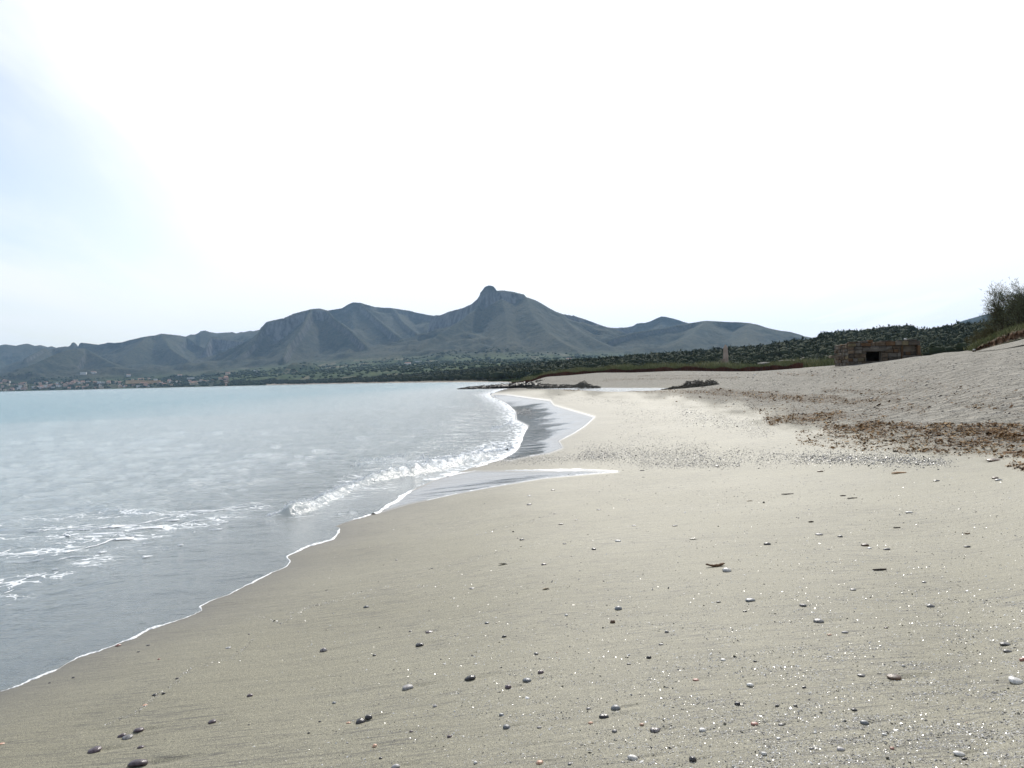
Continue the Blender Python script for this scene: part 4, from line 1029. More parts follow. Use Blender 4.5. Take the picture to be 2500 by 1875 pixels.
# ------------------------------------------------------------------ foam lines on the edge of the wash, painted glare on wet rims
m_foam_glare = simple("foam", (.72, .74, .75), (.86, .87, .87), 9, .6, .5, 60, .4)  # foam white, also used for painted glare and sparkle
def ribbon(pts, wpx, seed, lift=.006, ends=True, nz=.6, gated=True, og=False):
    pts = np.array(pts, float); L = np.concatenate([[0], np.cumsum(np.hypot(*np.diff(pts, axis=0).T))]); n = int(L[-1] / 3) + 2
    u = np.linspace(0, L[-1], n); x = np.interp(u, L, pts[:, 0]); y = np.interp(u, L, pts[:, 1])
    ker = np.ones(5) / 5; xs = np.convolve(np.pad(x, 2, 'edge'), ker, 'valid'); ys = np.convolve(np.pad(y, 2, 'edge'), ker, 'valid'); x, y = xs, ys
    P = ground(x, y)[0] if og else onplane(x, y, .004); r = np.hypot(P[:, 0], P[:, 1])
    T = np.gradient(P[:, :2], axis=0); T /= np.linalg.norm(T, axis=1)[:, None] + 1e-9; N = np.stack([-T[:, 1], T[:, 0]], -1)
    P[:, :2] += N * (fbm(u / 9, u * 0 + seed, 3, 77) * 2.6 * r / F * wpx / 5 + fbm(u / 3.5, u * 0 + seed, 3, 79) * 1.5 * r / F * wpx / 5)[:, None]
    wv = wpx * (.35 + 1.0 * vn(u / 13, u * 0 + seed * 3.3, 9)) * (1 - nz + nz * 2 * vn(u / 40, u * 0, seed + 3))
    gate = sst(vn(u / 55, u * 0 + seed, 17), .2, .42)
    wv = wv * gate if gated else wv * sst(np.minimum(u, L[-1] - u), -2, 8)
    # width seen from the eye: across-view widths look full size, along-view ones are foreshortened
    vd = P[:, :2] / r[:, None]; along = np.abs((N * vd).sum(1)); fs = 1 / np.sqrt((1 - along ** 2) + (along * np.clip(CH / r, .02, 1)) ** 2)
    hw = wv * r / F * .5 * np.clip(fs, 1, 9)
    V = []
    prof = [(-1, -.012), (-.6, .6), (0, 1), (.6, .6), (1, -.012)]
    for s, h in prof:
        q = P.copy(); q[:, :2] += N * (hw * s)[:, None]
        zb = np.maximum(bl(Z, q[:, 0], q[:, 1]), 0.0)
        q[:, 2] = zb + (np.clip(hw * .35, 0, lift * 2) * (.5 + vn(u / 3, u * 0 + s * 9, seed)) * h if h > 0 else -.004) + .001
        V.append(q)
    return np.stack(V, 1).reshape(-1, 3), gridfaces(n, 5)
def sub(a, b): return [p for p in SHORE_PX if a <= p[0] <= b]
parts = [ribbon(SHORE_PX[1:31], 6.5, 2, .008, nz=.85), 
         ribbon([(966, 1224), (1001, 1199), (990, 1206)], 9, 6), ribbon(SHORE_PX[31:37], 6, 4, .01),
         ribbon([(1104, 1159), (1160, 1150), (1300, 1148), (1420, 1147), (1511, 1151)], 5.0, 5, .006, nz=.1, og=True), ribbon([(1511, 1151), (1440, 1157), (1330, 1167), (1200, 1189), (1120, 1204), (1040, 1222)], 3.0, 6, .005, nz=.2, og=True),  # sun glare on the wet tongue's rims, painted as white ribbons
         ribbon([(1236, 964), (1300, 972), (1344, 978), (1352, 989), (1397, 1002), (1452, 1018), (1428, 1040), (1400, 1058), (1364, 1076), (1375, 1093), (1340, 1106), (1290, 1114)], 2.2, 11, .006, nz=.2, og=True),  # outer lobe's bright film edge, its glare painted as a white ribbon
         ribbon([(1263, 1098), (1275, 1065), (1289, 1040), (1260, 1026), (1258, 1005), (1235, 985), (1205, 970)], 4, 12, .006, nz=.9), ribbon([(905, 1256), (917, 1252), (940, 1240), (966, 1224), (985, 1210), (1001, 1199)], 15, 31, .01, nz=.2), ribbon([(850, 1272), (905, 1256)], 10, 32, .01, nz=.3), ribbon([(1090, 1164), (1130, 1152), (1180, 1136), (1225, 1120), (1258, 1102)], 12, 33, .01, nz=.3)]
V, Fc = merge(parts); ob = link("foam_and_glare_line", mesh_np("foam_and_glare_line", V, Fc), mat=m_foam_glare); tag(ob, "thin white foam line along the edge of the wash, with painted glare rims", kind="stuff")
# lacy foam patches floating on the shallow water
FP = [([(160, 1295), (230, 1293), (300, 1287), (350, 1280), (420, 1262), (470, 1253)], 3.5), ([(60, 1295), (100, 1297), (125, 1291)], 3), ([(150, 1310), (165, 1300), (180, 1312), (260, 1308), (340, 1296), (400, 1290)], 3.5), ([(155, 1304), (172, 1313)], 7),
      ([(265, 1307), (275, 1316), (285, 1306), (330, 1311), (345, 1308)], 4), ([(155, 1352), (180, 1345), (205, 1340), (250, 1330), (275, 1320), (330, 1315)], 6), ([(195, 1330), (240, 1318)], 3), ([(235, 1352), (265, 1348), (240, 1345)], 4.5),
      ([(140, 1369), (170, 1362), (215, 1360)], 3), ([(20, 1373), (60, 1371), (110, 1367)], 2.5), ([(62, 1413), (90, 1408), (115, 1401)], 2.5), ([(8, 1450), (35, 1440)], 4), ([(437, 1285), (470, 1275), (530, 1268)], 4), ([(360, 1275), (400, 1273), (440, 1270)], 4),
      ([(455, 1254), (520, 1250), (580, 1240), (630, 1234)], 2.5), ([(430, 1333), (450, 1332)], 2.5), ([(395, 1343), (420, 1343)], 2.5), ([(345, 1362), (375, 1358)], 2.5), ([(0, 1350), (28, 1340)], 3), ([(0, 1365), (5, 1366)], 4), ([(505, 1295), (545, 1293)], 3),
      ([(465, 1297), (480, 1300), (470, 1303)], 3), ([(125, 1391), (145, 1392)], 4), ([(295, 1338), (305, 1342)], 4), ([(240, 1385), (255, 1387)], 2.5), ([(270, 1392), (282, 1390)], 2.5), ([(345, 1330), (380, 1325)], 2), ([(520, 1280), (560, 1274)], 2), ([(85, 1280), (140, 1286)], 2)]
parts = []
for i, (p, wpx) in enumerate(FP):
    if len(p) < 3: p = [p[0], ((p[0][0] + p[1][0]) / 2, (p[0][1] + p[1][1]) / 2 + .6), p[1]]
    V, Fc = ribbon(p, wpx * .62, 20 + i, .004, nz=.8, gated=False)
    V[:, 2] = np.interp(V[:, 2], [-1, 1], [-1, 1]); V[:, 2] += .014; parts.append((V, Fc))
V, Fc = merge(parts)
# float them on the waves
ri = np.interp(np.hypot(V[:, 0], V[:, 1]), wr_, np.arange(len(wr_))).astype(int); ti = np.interp(np.arctan2(V[:, 0], V[:, 1]), wth, np.arange(len(wth))).astype(int)
V[:, 2] += WZ[np.clip(ri, 0, len(wr_) - 1), np.clip(ti, 0, len(wth) - 1)]
ob = link("floating_foam", mesh_np("floating_foam", V, Fc), mat=m_foam_glare); tag(ob, "lacy scraps of white foam drifting on the shallow water", kind="stuff")

# spray and bubbles thrown up by the little breaker, doubling as painted sun sparkle
px, py = [], []
for pts, nn, sp in [([(650, 1260), (700, 1254), (760, 1236), (800, 1213), (850, 1190)], 900, 5), ([(850, 1188), (900, 1168), (960, 1158), (1040, 1146), (1110, 1130), (1180, 1112), (1250, 1092)], 1300, 9), ([(860, 1135), (940, 1122), (960, 1115), (1000, 1112)], 260, 7), ([(1020, 1118), (1100, 1122), (1180, 1100), (1240, 1080)], 500, 9),
                    ([(1200, 1050), (1250, 1030)], 120, 6)]:
    pts = np.array(pts, float); L_ = np.concatenate([[0], np.cumsum(np.hypot(*np.diff(pts, axis=0).T))]); u = RS.rand(nn) * L_[-1]
    px.append(np.interp(u, L_, pts[:, 0]) + RS.normal(0, 4, nn)); py.append(np.interp(u, L_, pts[:, 1]) + RS.normal(0, sp * .5, nn))
px, py = map(np.concatenate, (px, py)); P = onplane(px, py); r = np.hypot(P[:, 0], P[:, 1])
ri = np.clip(np.interp(r, wr_, np.arange(len(wr_))).astype(int), 0, len(wr_) - 1); ti = np.clip(np.interp(np.arctan2(P[:, 0], P[:, 1]), wth, np.arange(len(wth))).astype(int), 0, len(wth) - 1)
P[:, 2] = np.maximum(WZ[ri, ti], 0) + .004
chips(P, np.exp(RS.normal(math.log(1.25), .45, len(px))) * r / F, .3, "foam_sparkle_flecks", m_foam_glare, "white flecks of foam, spray and painted sun sparkle on the small breaking wave", .8, 8)

# ------------------------------------------------------------------ dark sea-grass banks and the rock ledge by the water
def lumpy_bank(name, path, hpx, dpt, seed, matr, label, cat, top=None):
    """an irregular bank along pixels (px, py, range, height px): rounded, undercut, torn"""
    path = np.array(path, float); n = 90; u = np.linspace(0, len(path) - 1, n); g = [np.interp(u, np.arange(len(path)), path[:, k]) for k in range(4)]
    B = at(g[0], g[1], g[2]); h = g[3] * g[2] / F; m = 15; Vs = []
    for j in range(m):
        a = j / (m - 1); ang = math.pi * a
        y = -math.cos(ang); z = math.sin(ang) ** .7
        q = B.copy(); nn = fbm(u * 3.1 + j * .35, u * 0 + j * .8, 4, seed); n2 = fbm(u * 9.0, u * 0 + j * 1.7, 3, seed + 5)
        q[:, 1] += dpt * (y + 1) * .5 * (1 + .4 * nn) + n2 * .15 * dpt; q[:, 0] += n2 * .25 * h
        q[:, 2] += h * z * (1 + .45 * nn + .35 * n2) - .06 * (j in (0, m - 1)) - .05
        Vs.append(q)
    V = np.stack(Vs, 0).reshape(-1, 3); Fc = gridfaces(m, n)
    return V, Fc
def strands(V, n, L, wd, seed, drop=True, lean=(0, 0)):
    r_ = np.random.RandomState(seed); idx = r_.randint(0, len(V), n); P = V[idx] + r_.normal(0, .03, (n, 3))
    a = r_.uniform(0, 6.28, n); el = r_.normal(0, .35, n); dx = np.stack([np.cos(a) * np.cos(el) + lean[0], np.sin(a) * np.cos(el) * .5 + lean[1], np.sin(el)], -1)
    l = L * r_.uniform(.4, 1.5, n)[:, None]; sd = np.stack([-np.sin(a) * .4, np.cos(a) * .4, np.ones(n)], -1) * wd
    Q = np.stack([P - dx * l / 2 - sd, P - dx * l / 2 + sd, P + dx * l / 2 + sd + [0, 0, .0], P + dx * l / 2 - sd], 1)
    return Q.reshape(-1, 3), np.arange(n * 4).reshape(-1, 4)
m_dark = simple("wet_dark_sea_grass", (.012, .012, .009), (.045, .04, .03), 5, .6, .8, 22, .3)
m_bank = simple("sea_grass_fibre", (.05, .045, .035), (.20, .18, .145), 4, .8, .6, 25, .2)
def bank_obj(name, path, dpt, seed, matr, label, cat, ns, L, smat=None, snm="loose_strand"):
    V, Fc = lumpy_bank(name, path, 0, dpt, seed, matr, label, cat)
    root = empty(name, tuple(V[0]));
    body = link("matted_body", mesh_np("matted_body", V - V[0], Fc), root, matr)
    S_, Sf = strands(V - V[0], ns, L, L * .05, seed + 9)
    st = link(snm, mesh_np(snm, S_, Sf, False), root, smat or matr); st["kind"] = "stuff"
    tag(root, label, cat); return root
bank_obj("rock_ledge", [(1118, 951, 172, 1.5), (1150, 950, 170, 5), (1185, 950, 168, 7), (1205, 949, 167, 9), (1240, 949, 166, 10), (1270, 948, 166, 13), (1300, 948, 165, 12), (1325, 947, 165, 8), (1345, 947, 164, 4)], 7, 5, m_dark,
         "low black ledge of rock and weed reaching into the sea at the point", "rock", 1500, .8)
bank_obj("weed_bank", [(1290, 950, 155, 3), (1320, 949, 152, 9), (1360, 948, 151, 8), (1400, 946, 151, 5), (1440, 942, 158, 3)], 5, 15, m_bank,
         "tan matted weed bank sloping down behind the black ledge", "weed bank", 1800, .7)
bank_obj("weed_bank", [(1312, 932, 205, 1.5), (1330, 932, 204, 4), (1350, 931, 204, 4), (1366, 930, 204, 1)], 4, 25, m_dark,
         "thin dark weed streak on the far sand above the ledge", "weed bank", 500, .8)
bank_obj("weed_mound", [(1406, 944, 140, 2), (1418, 945, 138, 9), (1428, 945, 138, 12), (1440, 945, 139, 5), (1465, 946, 139, 2)], 2.5, 35, m_bank,
         "small pointed weed mound between the two strips of lagoon water", "weed bank", 800, .5)
bank_obj("weed_bank", [(1628, 955, 101, 3), (1655, 955, 99, 9), (1675, 955, 97, 11), (1690, 956, 96, 20), (1712, 957, 95, 23), (1730, 958, 93, 22), (1750, 959, 91, 23), (1765, 957, 91, 15), (1790, 953, 92, 5)], 3.2, 45, m_dark,
         "dark shaggy bank of wet sea grass at the end of the lagoon", "weed bank", 3500, .5, m_bank)

# ------------------------------------------------------------------ bunker
BAZ = math.atan((2072 - 1250) / F)
c0 = at(2072., 893., 70.); yz = math.radians(8.5)
bk = empty("bunker", (c0[0], c0[1], 0), -yz)
bk.scale = (.865, 1, 1)
tag(bk, "old stone block bunker with one dark firing slit on the dune slope", "bunker")
m_core = simple("pale_mortar", (.15, .125, .095), (.24, .20, .155), 3, .95, .5, 12, .1)
m_conc = simple("weathered_concrete", (.13, .105, .08), (.24, .195, .15), 1.2, .95, .6, 9, .1)
bl_m = [simple("stone_brown", (.075, .055, .038), (.145, .108, .075), 2.5, .95, .8, 14, .1, .5), simple("stone_grey", (.085, .074, .062), (.16, .138, .11), 2.5, .95, .8, 14, .1, .5),
        simple("stone_rust", (.10, .06, .034), (.155, .093, .052), 2.5, .95, .8, 14, .1, .4), simple("stone_dark", (.05, .042, .035), (.11, .09, .07), 2.5, .95, .8, 14, .1, .5),
        simple("stone_yellow", (.11, .088, .052), (.165, .135, .082), 2.5, .95, .8, 14, .1, .4)]
def boxV(x0, y0, z0, x1, y1, z1, jit=0, r_=None):
    V = np.array([(x, y, z) for z in (z0, z1) for y in (y0, y1) for x in (x0, x1)], float)
    if jit: V += (r_ or RS).uniform(-jit, jit, V.shape)
    Fc = np.array([[0, 2, 3, 1], [4, 5, 7, 6], [0, 1, 5, 4], [2, 6, 7, 3], [0, 4, 6, 2], [1, 3, 7, 5]]); return V, Fc
W_, D_, zb, zt = 6.15, 4.6, 1.6, 4.08
def part(name, boxes, matr, parent, bev=0.0, label=None):
    V, Fc = merge(boxes); ob = link(name, mesh_np(name, V, Fc, False), parent, matr)
    if bev:
        b = ob.modifiers.new("bevel", 'BEVEL'); b.width = bev; b.segments = 1
    if label: ob["label"] = label
    return ob
ox0, ox1, oz0, oz1 = 1.55, 2.85, 2.62, 3.36
fy = .16
part("core_wall", [boxV(.12, fy, zb, ox0, .75, zt - .3), boxV(ox1, fy, zb, 4.55, .75, zt - .3), boxV(ox0, fy + .003, zb, ox1, .75, oz0), boxV(ox0, fy + .003, oz1, ox1, .75, zt - .3),
                   boxV(4.55, .55, zb, W_ - .1, .95, zt - .3), boxV(.12, .753, zb, .6, D_, zt - .3), boxV(W_ - .5, .953, zb, W_ - .1, D_, zt - .3), boxV(.6, D_ - .4, zb, W_ - .5, D_, zt - .3)], m_core, bk)
part("roof_slab", [boxV(.14, .20, zt - .297, 2.3, D_ + .05, zt - .02, .015), boxV(2.303, .20, zt - .297, W_ - .12, D_ + .05, zt + .03, .015)], m_conc, bk, .03)
for i, (a, b, c, d, e) in enumerate([(.1, .1, .9, .75, .07), (1.0, .05, 1.7, .7, .10), (1.75, .0, 2.15, .6, .16), (2.9, .1, 3.9, .8, .08), (4.3, .05, 5.0, .6, .06), (5.1, .1, 5.9, .9, .10), (1.2, 2.2, 2.2, 3.2, .12), (3.5, 2.5, 4.6, 3.3, .1)]):
    part("coping_stone", [boxV(a, b, zt + (.055 if a > 2.3 else -.015), c, d, zt + .05 + e, .02)], bl_m[i % 4], bk, .03)
r_ = np.random.RandomState(5)
def course_wall(fn, x0, x1, zlo, zhi, holes, sx=(.38, .85), ch=(.26, .38), pal=(.34, .28, .10, .16, .12), ortho=False, thick=.17):
    z = zlo
    while z < zhi - .08:
        h = min(r_.uniform(*ch), zhi - z)
        if zhi - (z + h) < .12: h = zhi - z
        x = x0
        while x < x1 - .05:
            l = min(r_.uniform(*sx), x1 - x)
            if x1 - (x + l) < .18: l = x1 - x
            segs = [(x, x + l)]
            for (hx0, hx1, hz0, hz1) in holes:
                if z + h > hz0 + .03 and z < hz1 - .03:
                    ns = []
                    for a, b in segs:
                        if b <= hx0 or a >= hx1: ns.append((a, b))
                        else:
                            if a < hx0 - .07: ns.append((a, hx0 - r_.uniform(0, .06)))
                            if b > hx1 + .07: ns.append((hx1 + r_.uniform(0, .06), b))
                    segs = ns
            for a, b in segs:
                if b - a < .08: continue
                g = .018; k = r_.choice(5, p=pal)
                out = r_.uniform(-.05, .09)
                ob = part("stone_block", [fn(a + g, b - g, z + g, z + h - g, out, thick)], bl_m[k], bk, .025)
            x += l
        z += h
def front(a, b, z0, z1, out, th_): return boxV(a, -out, z0, b, fy + .01, z1, .012, r_)
course_wall(front, 0.0, 4.5, zb + .1, zt - .3, [(ox0, ox1, oz0, oz1)])
course_wall(front, 0.0, 2.3, zt - .297, zt - .02, [], (.4, .9)); course_wall(front, 2.3, W_, zt - .297, zt + .05, [], (.45, 1.0), (.34, .36))
def leftw(a, b, z0, z1, out, th_): return boxV(-out, a, z0, .125, b, z1, .010, r_)
course_wall(leftw, .19, D_, zb + .1, zt - .02, [], (.55, .95), (.24, .30), (.3, .45, .05, .05, .15))
def rightw(a, b, z0, z1, out, th_): return boxV(W_ - .105, a, z0, W_ + out, b, z1, .010, r_)
course_wall(rightw, .5, D_, zb + .1, zt - .3, [], (.55, .95), (.24, .30))
def rec(a, b, z0, z1, out, th_): return boxV(a, .42 - out, z0, b, .56, z1, .012, r_)
course_wall(rec, 4.56, W_ - .1, 3.02, zt - .3, [(4.72, 5.2, 3.35, 3.9), (5.3, 5.85, 3.35, 3.9)], (.3, .5), (.25, .32), (.15, .15, .15, .5, .05))
part("lintel", [boxV(ox0 - .35, -.06, oz1 + .005, ox1 + .5, fy + .012, oz1 + .30, .02, r_)], bl_m[1], bk, .03)
part("sill", [boxV(ox0 - .1, -.04, oz0 - .18, ox1 + .1, fy + .3, oz0 - .01, .02, r_)], bl_m[3], bk, .03)
part("corner_pier", [boxV(W_ - .22, .0, zb, W_ + .02, .5, zt - .32, .015, r_)], bl_m[2], bk, .03)
part("corner_pier", [boxV(4.52, .02, zb, 4.70, .5, zt - .32, .015, r_)], bl_m[2], bk, .03)
part("plinth", [boxV(4.6, -.25, zb, W_ - .05, .42, 3.0, .02, r_)], bl_m[3], bk, .04)
V = np.array([(W_ + .03, .05, zb), (W_ + 1.15, .25, zb), (W_ + .03, 1.2, zb), (W_ + 1.05, 1.3, zb), (W_ + .03, .05, 3.25), (W_ + .15, .1, 3.22), (W_ + .03, 1.2, 3.25), (W_ + .15, 1.2, 3.2)]) + r_.uniform(-.02, .02, (8, 3))
part("buttress", [(V, boxV(0, 0, 0, 1, 1, 1)[1])], simple("mossy_stone", (.06, .06, .03), (.14, .13, .07), 2, .95, .6, 12, .1), bk, .04)
part("side_slab", [boxV(-1.05, 1.6, 2.98, -.06, 2.6, 3.16, .02, r_)], m_conc, bk, .03)

# ------------------------------------------------------------------ obelisk
p = at(1772., 888., 205.); ob_r = empty("obelisk", (p[0], p[1], p[2] - .6), .35)
tag(ob_r, "slender pale stone obelisk rising from the dune grass", "obelisk")
m_ob = simple("pale_pink_stone", (.26, .205, .17), (.36, .29, .24), .8, .9, .5, 5, .1)
H = 42 / F * 205 + .8
def frustum(w0, w1, z0, z1, tip=False):
    V = [(sx * w / 2, sy * w / 2, z) for w, z in ((w0, z0), (w1, z1)) for sy in (-1, 1) for sx in (-1, 1)]
    return np.array(V), np.array([[0, 2, 3, 1], [4, 5, 7, 6], [0, 1, 5, 4], [2, 6, 7, 3], [0, 4, 6, 2], [1, 3, 7, 5]])
for nm, a in (("plinth", (1.25, 1.25, 0, .7)), ("shaft", (.98, .74, .7, H - .55)), ("cap", (.74, .10, H - .55, H + .15))):
    V, Fc = frustum(*a); link(nm, mesh_np(nm, V, Fc, False), ob_r, m_ob)
p2 = at(1764., 884., 204.); bx_ = empty("stone_marker", (p2[0], p2[1], p2[2] - .8))
V, Fc = boxV(-.35, -.3, 0, .35, .3, 1.35, .03, r_); link("post", mesh_np("post", V, Fc, False), bx_, m_core); V, Fc = boxV(-.45, -.4, 1.353, .45, .4, 1.5, .03, r_); link("cap", mesh_np("cap", V, Fc, False), bx_, m_core)
tag(bx_, "short pale stone post at the foot of the obelisk", "marker")

# ------------------------------------------------------------------ woods
def leaf_mat(name, dark, midtone, yel, rough=.9):  # leaf colours mixed by each face's tone value
    m, t, o = mat(name); tn = t.attr('tone'); c = t.mix(t.ramp(tn, (.1, .7)), dark, midtone); c = t.mix(t.ramp(tn, (.85, 1.0)), c, yel)
    g = t.n('ShaderNodeNewGeometry').outputs['Position']; c = t.mix(t.math('MULTIPLY', t.ramp(t.noise(g, .012, 4, .6), (.45, .6)), .45), c, yel); c = t.mix(t.math('MULTIPLY', t.ramp(t.noise(g, .5, 3), (.4, .6)), .5), c, dark)
    p = principled(t, o, c, rough, .05); return m
m_pine = leaf_mat("pine_foliage", (.030, .039, .022), (.042, .052, .027), (.053, .061, .031))
def crowns(px, r, hgt, wid, zg, seed, base=ICO1, leaf=26, lsz=.085):
    """lumpy crowns of leaf-sized faces round an uneven core"""
    r_ = np.random.RandomState(seed); n = len(px); az = np.arctan((px - 1250) / F)
    C = np.stack([r * np.sin(az), r * np.cos(az), zg], -1)
    B, Fb = base; m = len(B)
    Vn = B[None] * (1 + r_.uniform(-.2, .2, (n, m, 1)))
    sc = np.stack([wid * .5, wid * .5, hgt * .42], -1)[:, None]
    V = Vn * sc * .92; V[:, :, 2] += (hgt * .58)[:, None]; V += C[:, None]
    F1 = (Fb[None] + np.arange(n)[:, None, None] * m).reshape(-1, 3); tone1 = np.repeat(r_.rand(n) * .55, len(Fb)) * r_.uniform(.6, 1.3, n * len(Fb))
    q = r_.normal(0, 1, (n, leaf, 3)); q /= np.linalg.norm(q, axis=2)[..., None]; q[..., 2] = np.where(q[..., 2] < -.5, -q[..., 2], q[..., 2])
    q *= r_.uniform(.82, 1.12, (n, leaf, 1)); ctr = q * sc; ctr[:, :, 2] += (hgt * .58)[:, None]; ctr += C[:, None]
    tri = r_.normal(0, 1, (n, leaf, 3, 3)) * (lsz * wid)[:, None, None, None]
    T = ctr[:, :, None] + tri; F2 = np.arange(n * leaf * 3).reshape(-1, 3) + n * m
    tone2 = np.repeat(r_.rand(n) * .6, leaf) + r_.uniform(0, .4, n * leaf)
    return np.vstack([V.reshape(-1, 3), T.reshape(-1, 3)]), np.vstack([F1, F2]), np.concatenate([tone1, tone2])
def gz(px, r):
    az = np.arctan((px - 1250) / F); x, y = r * np.sin(az), r * np.cos(az); z, _, _ = terrain(x, y); return z, x, y
n = 5200
px = RS.uniform(540, 2620, n); az = np.arctan((px - 1250) / F)
rc = np.interp(px, FC[:, 0], FC[:, 1]); r0 = np.where(px < 1235, np.interp(px, COASTR[:, 0], COASTR[:, 1]) * 1.03, np.interp(px, [1235, 1330, 1500, 1900, 2100, 2620], [560, 330, 235, 215, 170, 120]))
u = RS.rand(n); r = r0 + (rc * 1.03 - r0) * u ** .85
r[:900] = rc[:900] * RS.uniform(.97, 1.03, 900)
z, x, y = gz(px, r); hg = tree_h(r) * RS.uniform(.7, 1.25, n); wd = hg * RS.uniform(1.0, 1.7, n)
V, Fc, tone = crowns(px, r, hg, wd, z - .2, 91, leaf=30, lsz=.075)
wood = mesh_np("pine_wood", V, Fc, True, fattrs=dict(tone=tone)); ob = link("pine_wood", wood, mat=m_pine); tag(ob, "dark green pine and scrub wood covering the low land behind the beach", kind="stuff")
# a few crowns on the skyline that stand out one by one
m_bark = simple("dark_bark", (.05, .04, .03), (.11, .085, .06), 3, .9, .4, 10, .1)
SKY = [(2016, 9.0, 1.5, "leaning umbrella pine at the outermost end of the hilltop wood"), (2046, 7.5, 1.2, "round pine just right of the leaning one on the hilltop"), (2088, 6.6, 1.1, "small pine above the left end of the bunker roof"),
       (2190, 7.0, 1.5, "broad pine on the highest swell of the wood behind the bunker"), (2238, 6.4, 1.2, "round pine standing alone in the skyline dip behind the bunker"), (1905, 6.8, 1.1, "pine sticking out of the slope left of the hilltop gap"),
       (2296, 6.2, 1.1, "pointed pine on the skyline right of the bunker"), (2352, 7.4, 1.3, "broad pine below the blue far ridge")]
for i, (px, h, wf, lab) in enumerate(SKY):
    rr0 = float(np.interp(px, FC[:, 0], FC[:, 1])) * .985; z, x, y = gz(np.array([px]), np.array([rr0]))
    root = empty("pine_tree", (x[0], y[0], z[0])); tag(root, lab, "tree")
    parts = []
    for q in range(4):
        V, Fc, tone = crowns(np.array([1250.]), np.array([0.0]), np.array([h * (.55 if q else .7)]), np.array([h * wf * (.55 if q else .8)]), np.array([h * .35]), 700 + i * 5 + q, ICO2, 90, .09)
        V = V + np.array([RS.uniform(-.32, .32) * h * (q > 0), RS.uniform(-.3, .3) * h * (q > 0), RS.uniform(-.12, .1) * h * (q > 0)]); parts.append((V, Fc, tone))
    V, Fc = merge([(a, b) for a, b, _ in parts]); link("crown", mesh_np("crown", V, Fc, False, fattrs=dict(tone=np.concatenate([c for _, _, c in parts]))), root, m_pine)
    V, Fc = tube([(0, 0, -.5), (.1, 0, h * .3), (-.1, .1, h * .6)], [.28, .22, .12], 7, .1, i); link("trunk", mesh_np("trunk", V, Fc), root, m_bark)

# scattered bushes on the fields and lower slopes of the plain
n = 2600; px = RS.uniform(380, 1560, n); lo_ = np.interp(px, FC[:, 0], FC[:, 1]) * 1.08; r = lo_ + (RS.rand(n) ** .8) * (4300 - lo_) * .85
z, x, y = gz(px, r); hg = RS.uniform(4, 8, n); m_bush = leaf_mat("bush_foliage", (.022, .036, .018), (.045, .068, .028), (.07, .09, .04))
V, Fc, tone = crowns(px, r, hg, hg * RS.uniform(1.2, 2.6, n), z - .5, 191, leaf=6, lsz=.12); ob = link("field_bushes", mesh_np("field_bushes", V, Fc, False, fattrs=dict(tone=tone)), mat=m_bush)
tag(ob, "dark bushes and orchard trees dotted over the green plain", kind="stuff")

# ------------------------------------------------------------------ dune grass, red scrub strip
def blades(P, L, wd, lean, seed, tone0=0, tone1=1):
    r_ = np.random.RandomState(seed); n = len(P); a = r_.uniform(0, 6.28, n); ln = r_.uniform(.2, 1.0, n) * lean
    d = np.stack([np.cos(a) * ln, np.sin(a) * ln, np.ones(n)], -1); d /= np.linalg.norm(d, axis=1)[:, None]
    s = np.stack([-np.sin(a + 1), np.cos(a + 1), np.zeros(n)], -1) * wd[:, None] if hasattr(wd, '__len__') else np.stack([-np.sin(a + 1), np.cos(a + 1), np.zeros(n)], -1) * wd
    mid = P + d * (L * .6)[:, None]; tip = mid + (d * .5 + np.stack([np.cos(a), np.sin(a), -.3 * np.ones(n)], -1) * .4 * ln[:, None]) * (L * .7)[:, None]
    V = np.stack([P - s, P + s, mid + s * .7, mid - s * .7, tip], 1); i = np.arange(n)[:, None] * 5
    return V.reshape(-1, 3), np.vstack([i + np.array([[0, 1, 2]]), i + np.array([[0, 2, 3]]), i + np.array([[3, 2, 4]])])
m_grass = leaf_mat("dune_grass_blades", (.10, .12, .05), (.22, .22, .11), (.34, .31, .18)); m_red = leaf_mat("rust_scrub_twigs", (.055, .026, .018), (.125, .055, .035), (.17, .09, .055))
def strip(name, pxa, ra, n, hh, depth, matr, label, seed, lean=.8, clump=.6, wdm=.05, zoff=0.0):
    r_ = np.random.RandomState(seed); px = r_.uniform(pxa[0], pxa[-1], n); r = np.interp(px, pxa, ra) + r_.uniform(0, depth, n)
    keep = r_.rand(n) < (1 - clump) + clump * sst(vn(px / 14, r / 6, seed), .3, .7); px, r = px[keep], r[keep]
    az = np.arctan((px - 1250) / F); x, y = r * np.sin(az), r * np.cos(az); z = bl(Z, x, y)
    hump = vn(px / 30, r / 9, seed + 3) ; L = hh * (.5 + .9 * hump) * r_.uniform(.6, 1.2, len(px))
    V, Fc = blades(np.stack([x, y, z - .05 + zoff], -1), L, np.full(len(px), wdm), lean, seed)
    Fc = Fc.reshape(3, len(px), 3).transpose(1, 0, 2).reshape(-1, 3); tone = np.repeat(np.clip(hump * .7 + r_.uniform(-.2, .4, len(px)), 0, 1), 3)
    ob = link(name, mesh_np(name, V, Fc, False, fattrs=dict(tone=tone)), mat=matr); tag(ob, label, kind="stuff")
GX = [1250, 1318, 1440, 1540, 1643, 1760, 1847, 1960, 2060]; GR = [330, 222, 197, 187, 179, 167, 157, 150, 140]
strip("rust_scrub", GX[:-1], [g - 1 for g in GR[:-1]], 30000, .75, 5, m_red, "rust red dry scrub strip along the foot of the dune grass", 501, .35, .15, .045)
strip("dune_grass", GX, [g + 6 for g in GR], 42000, 1.6, 26, m_grass, "tufted green and straw dune grass behind the rust red strip", 511, .9, .5, .05)
strip("low_scrub", [1090, 1180, 1250, 1330], [900, 660, 480, 235], 9000, 2.0, 90, m_bush, "low dark scrub along the far shore", 521, .9, .6, .4)

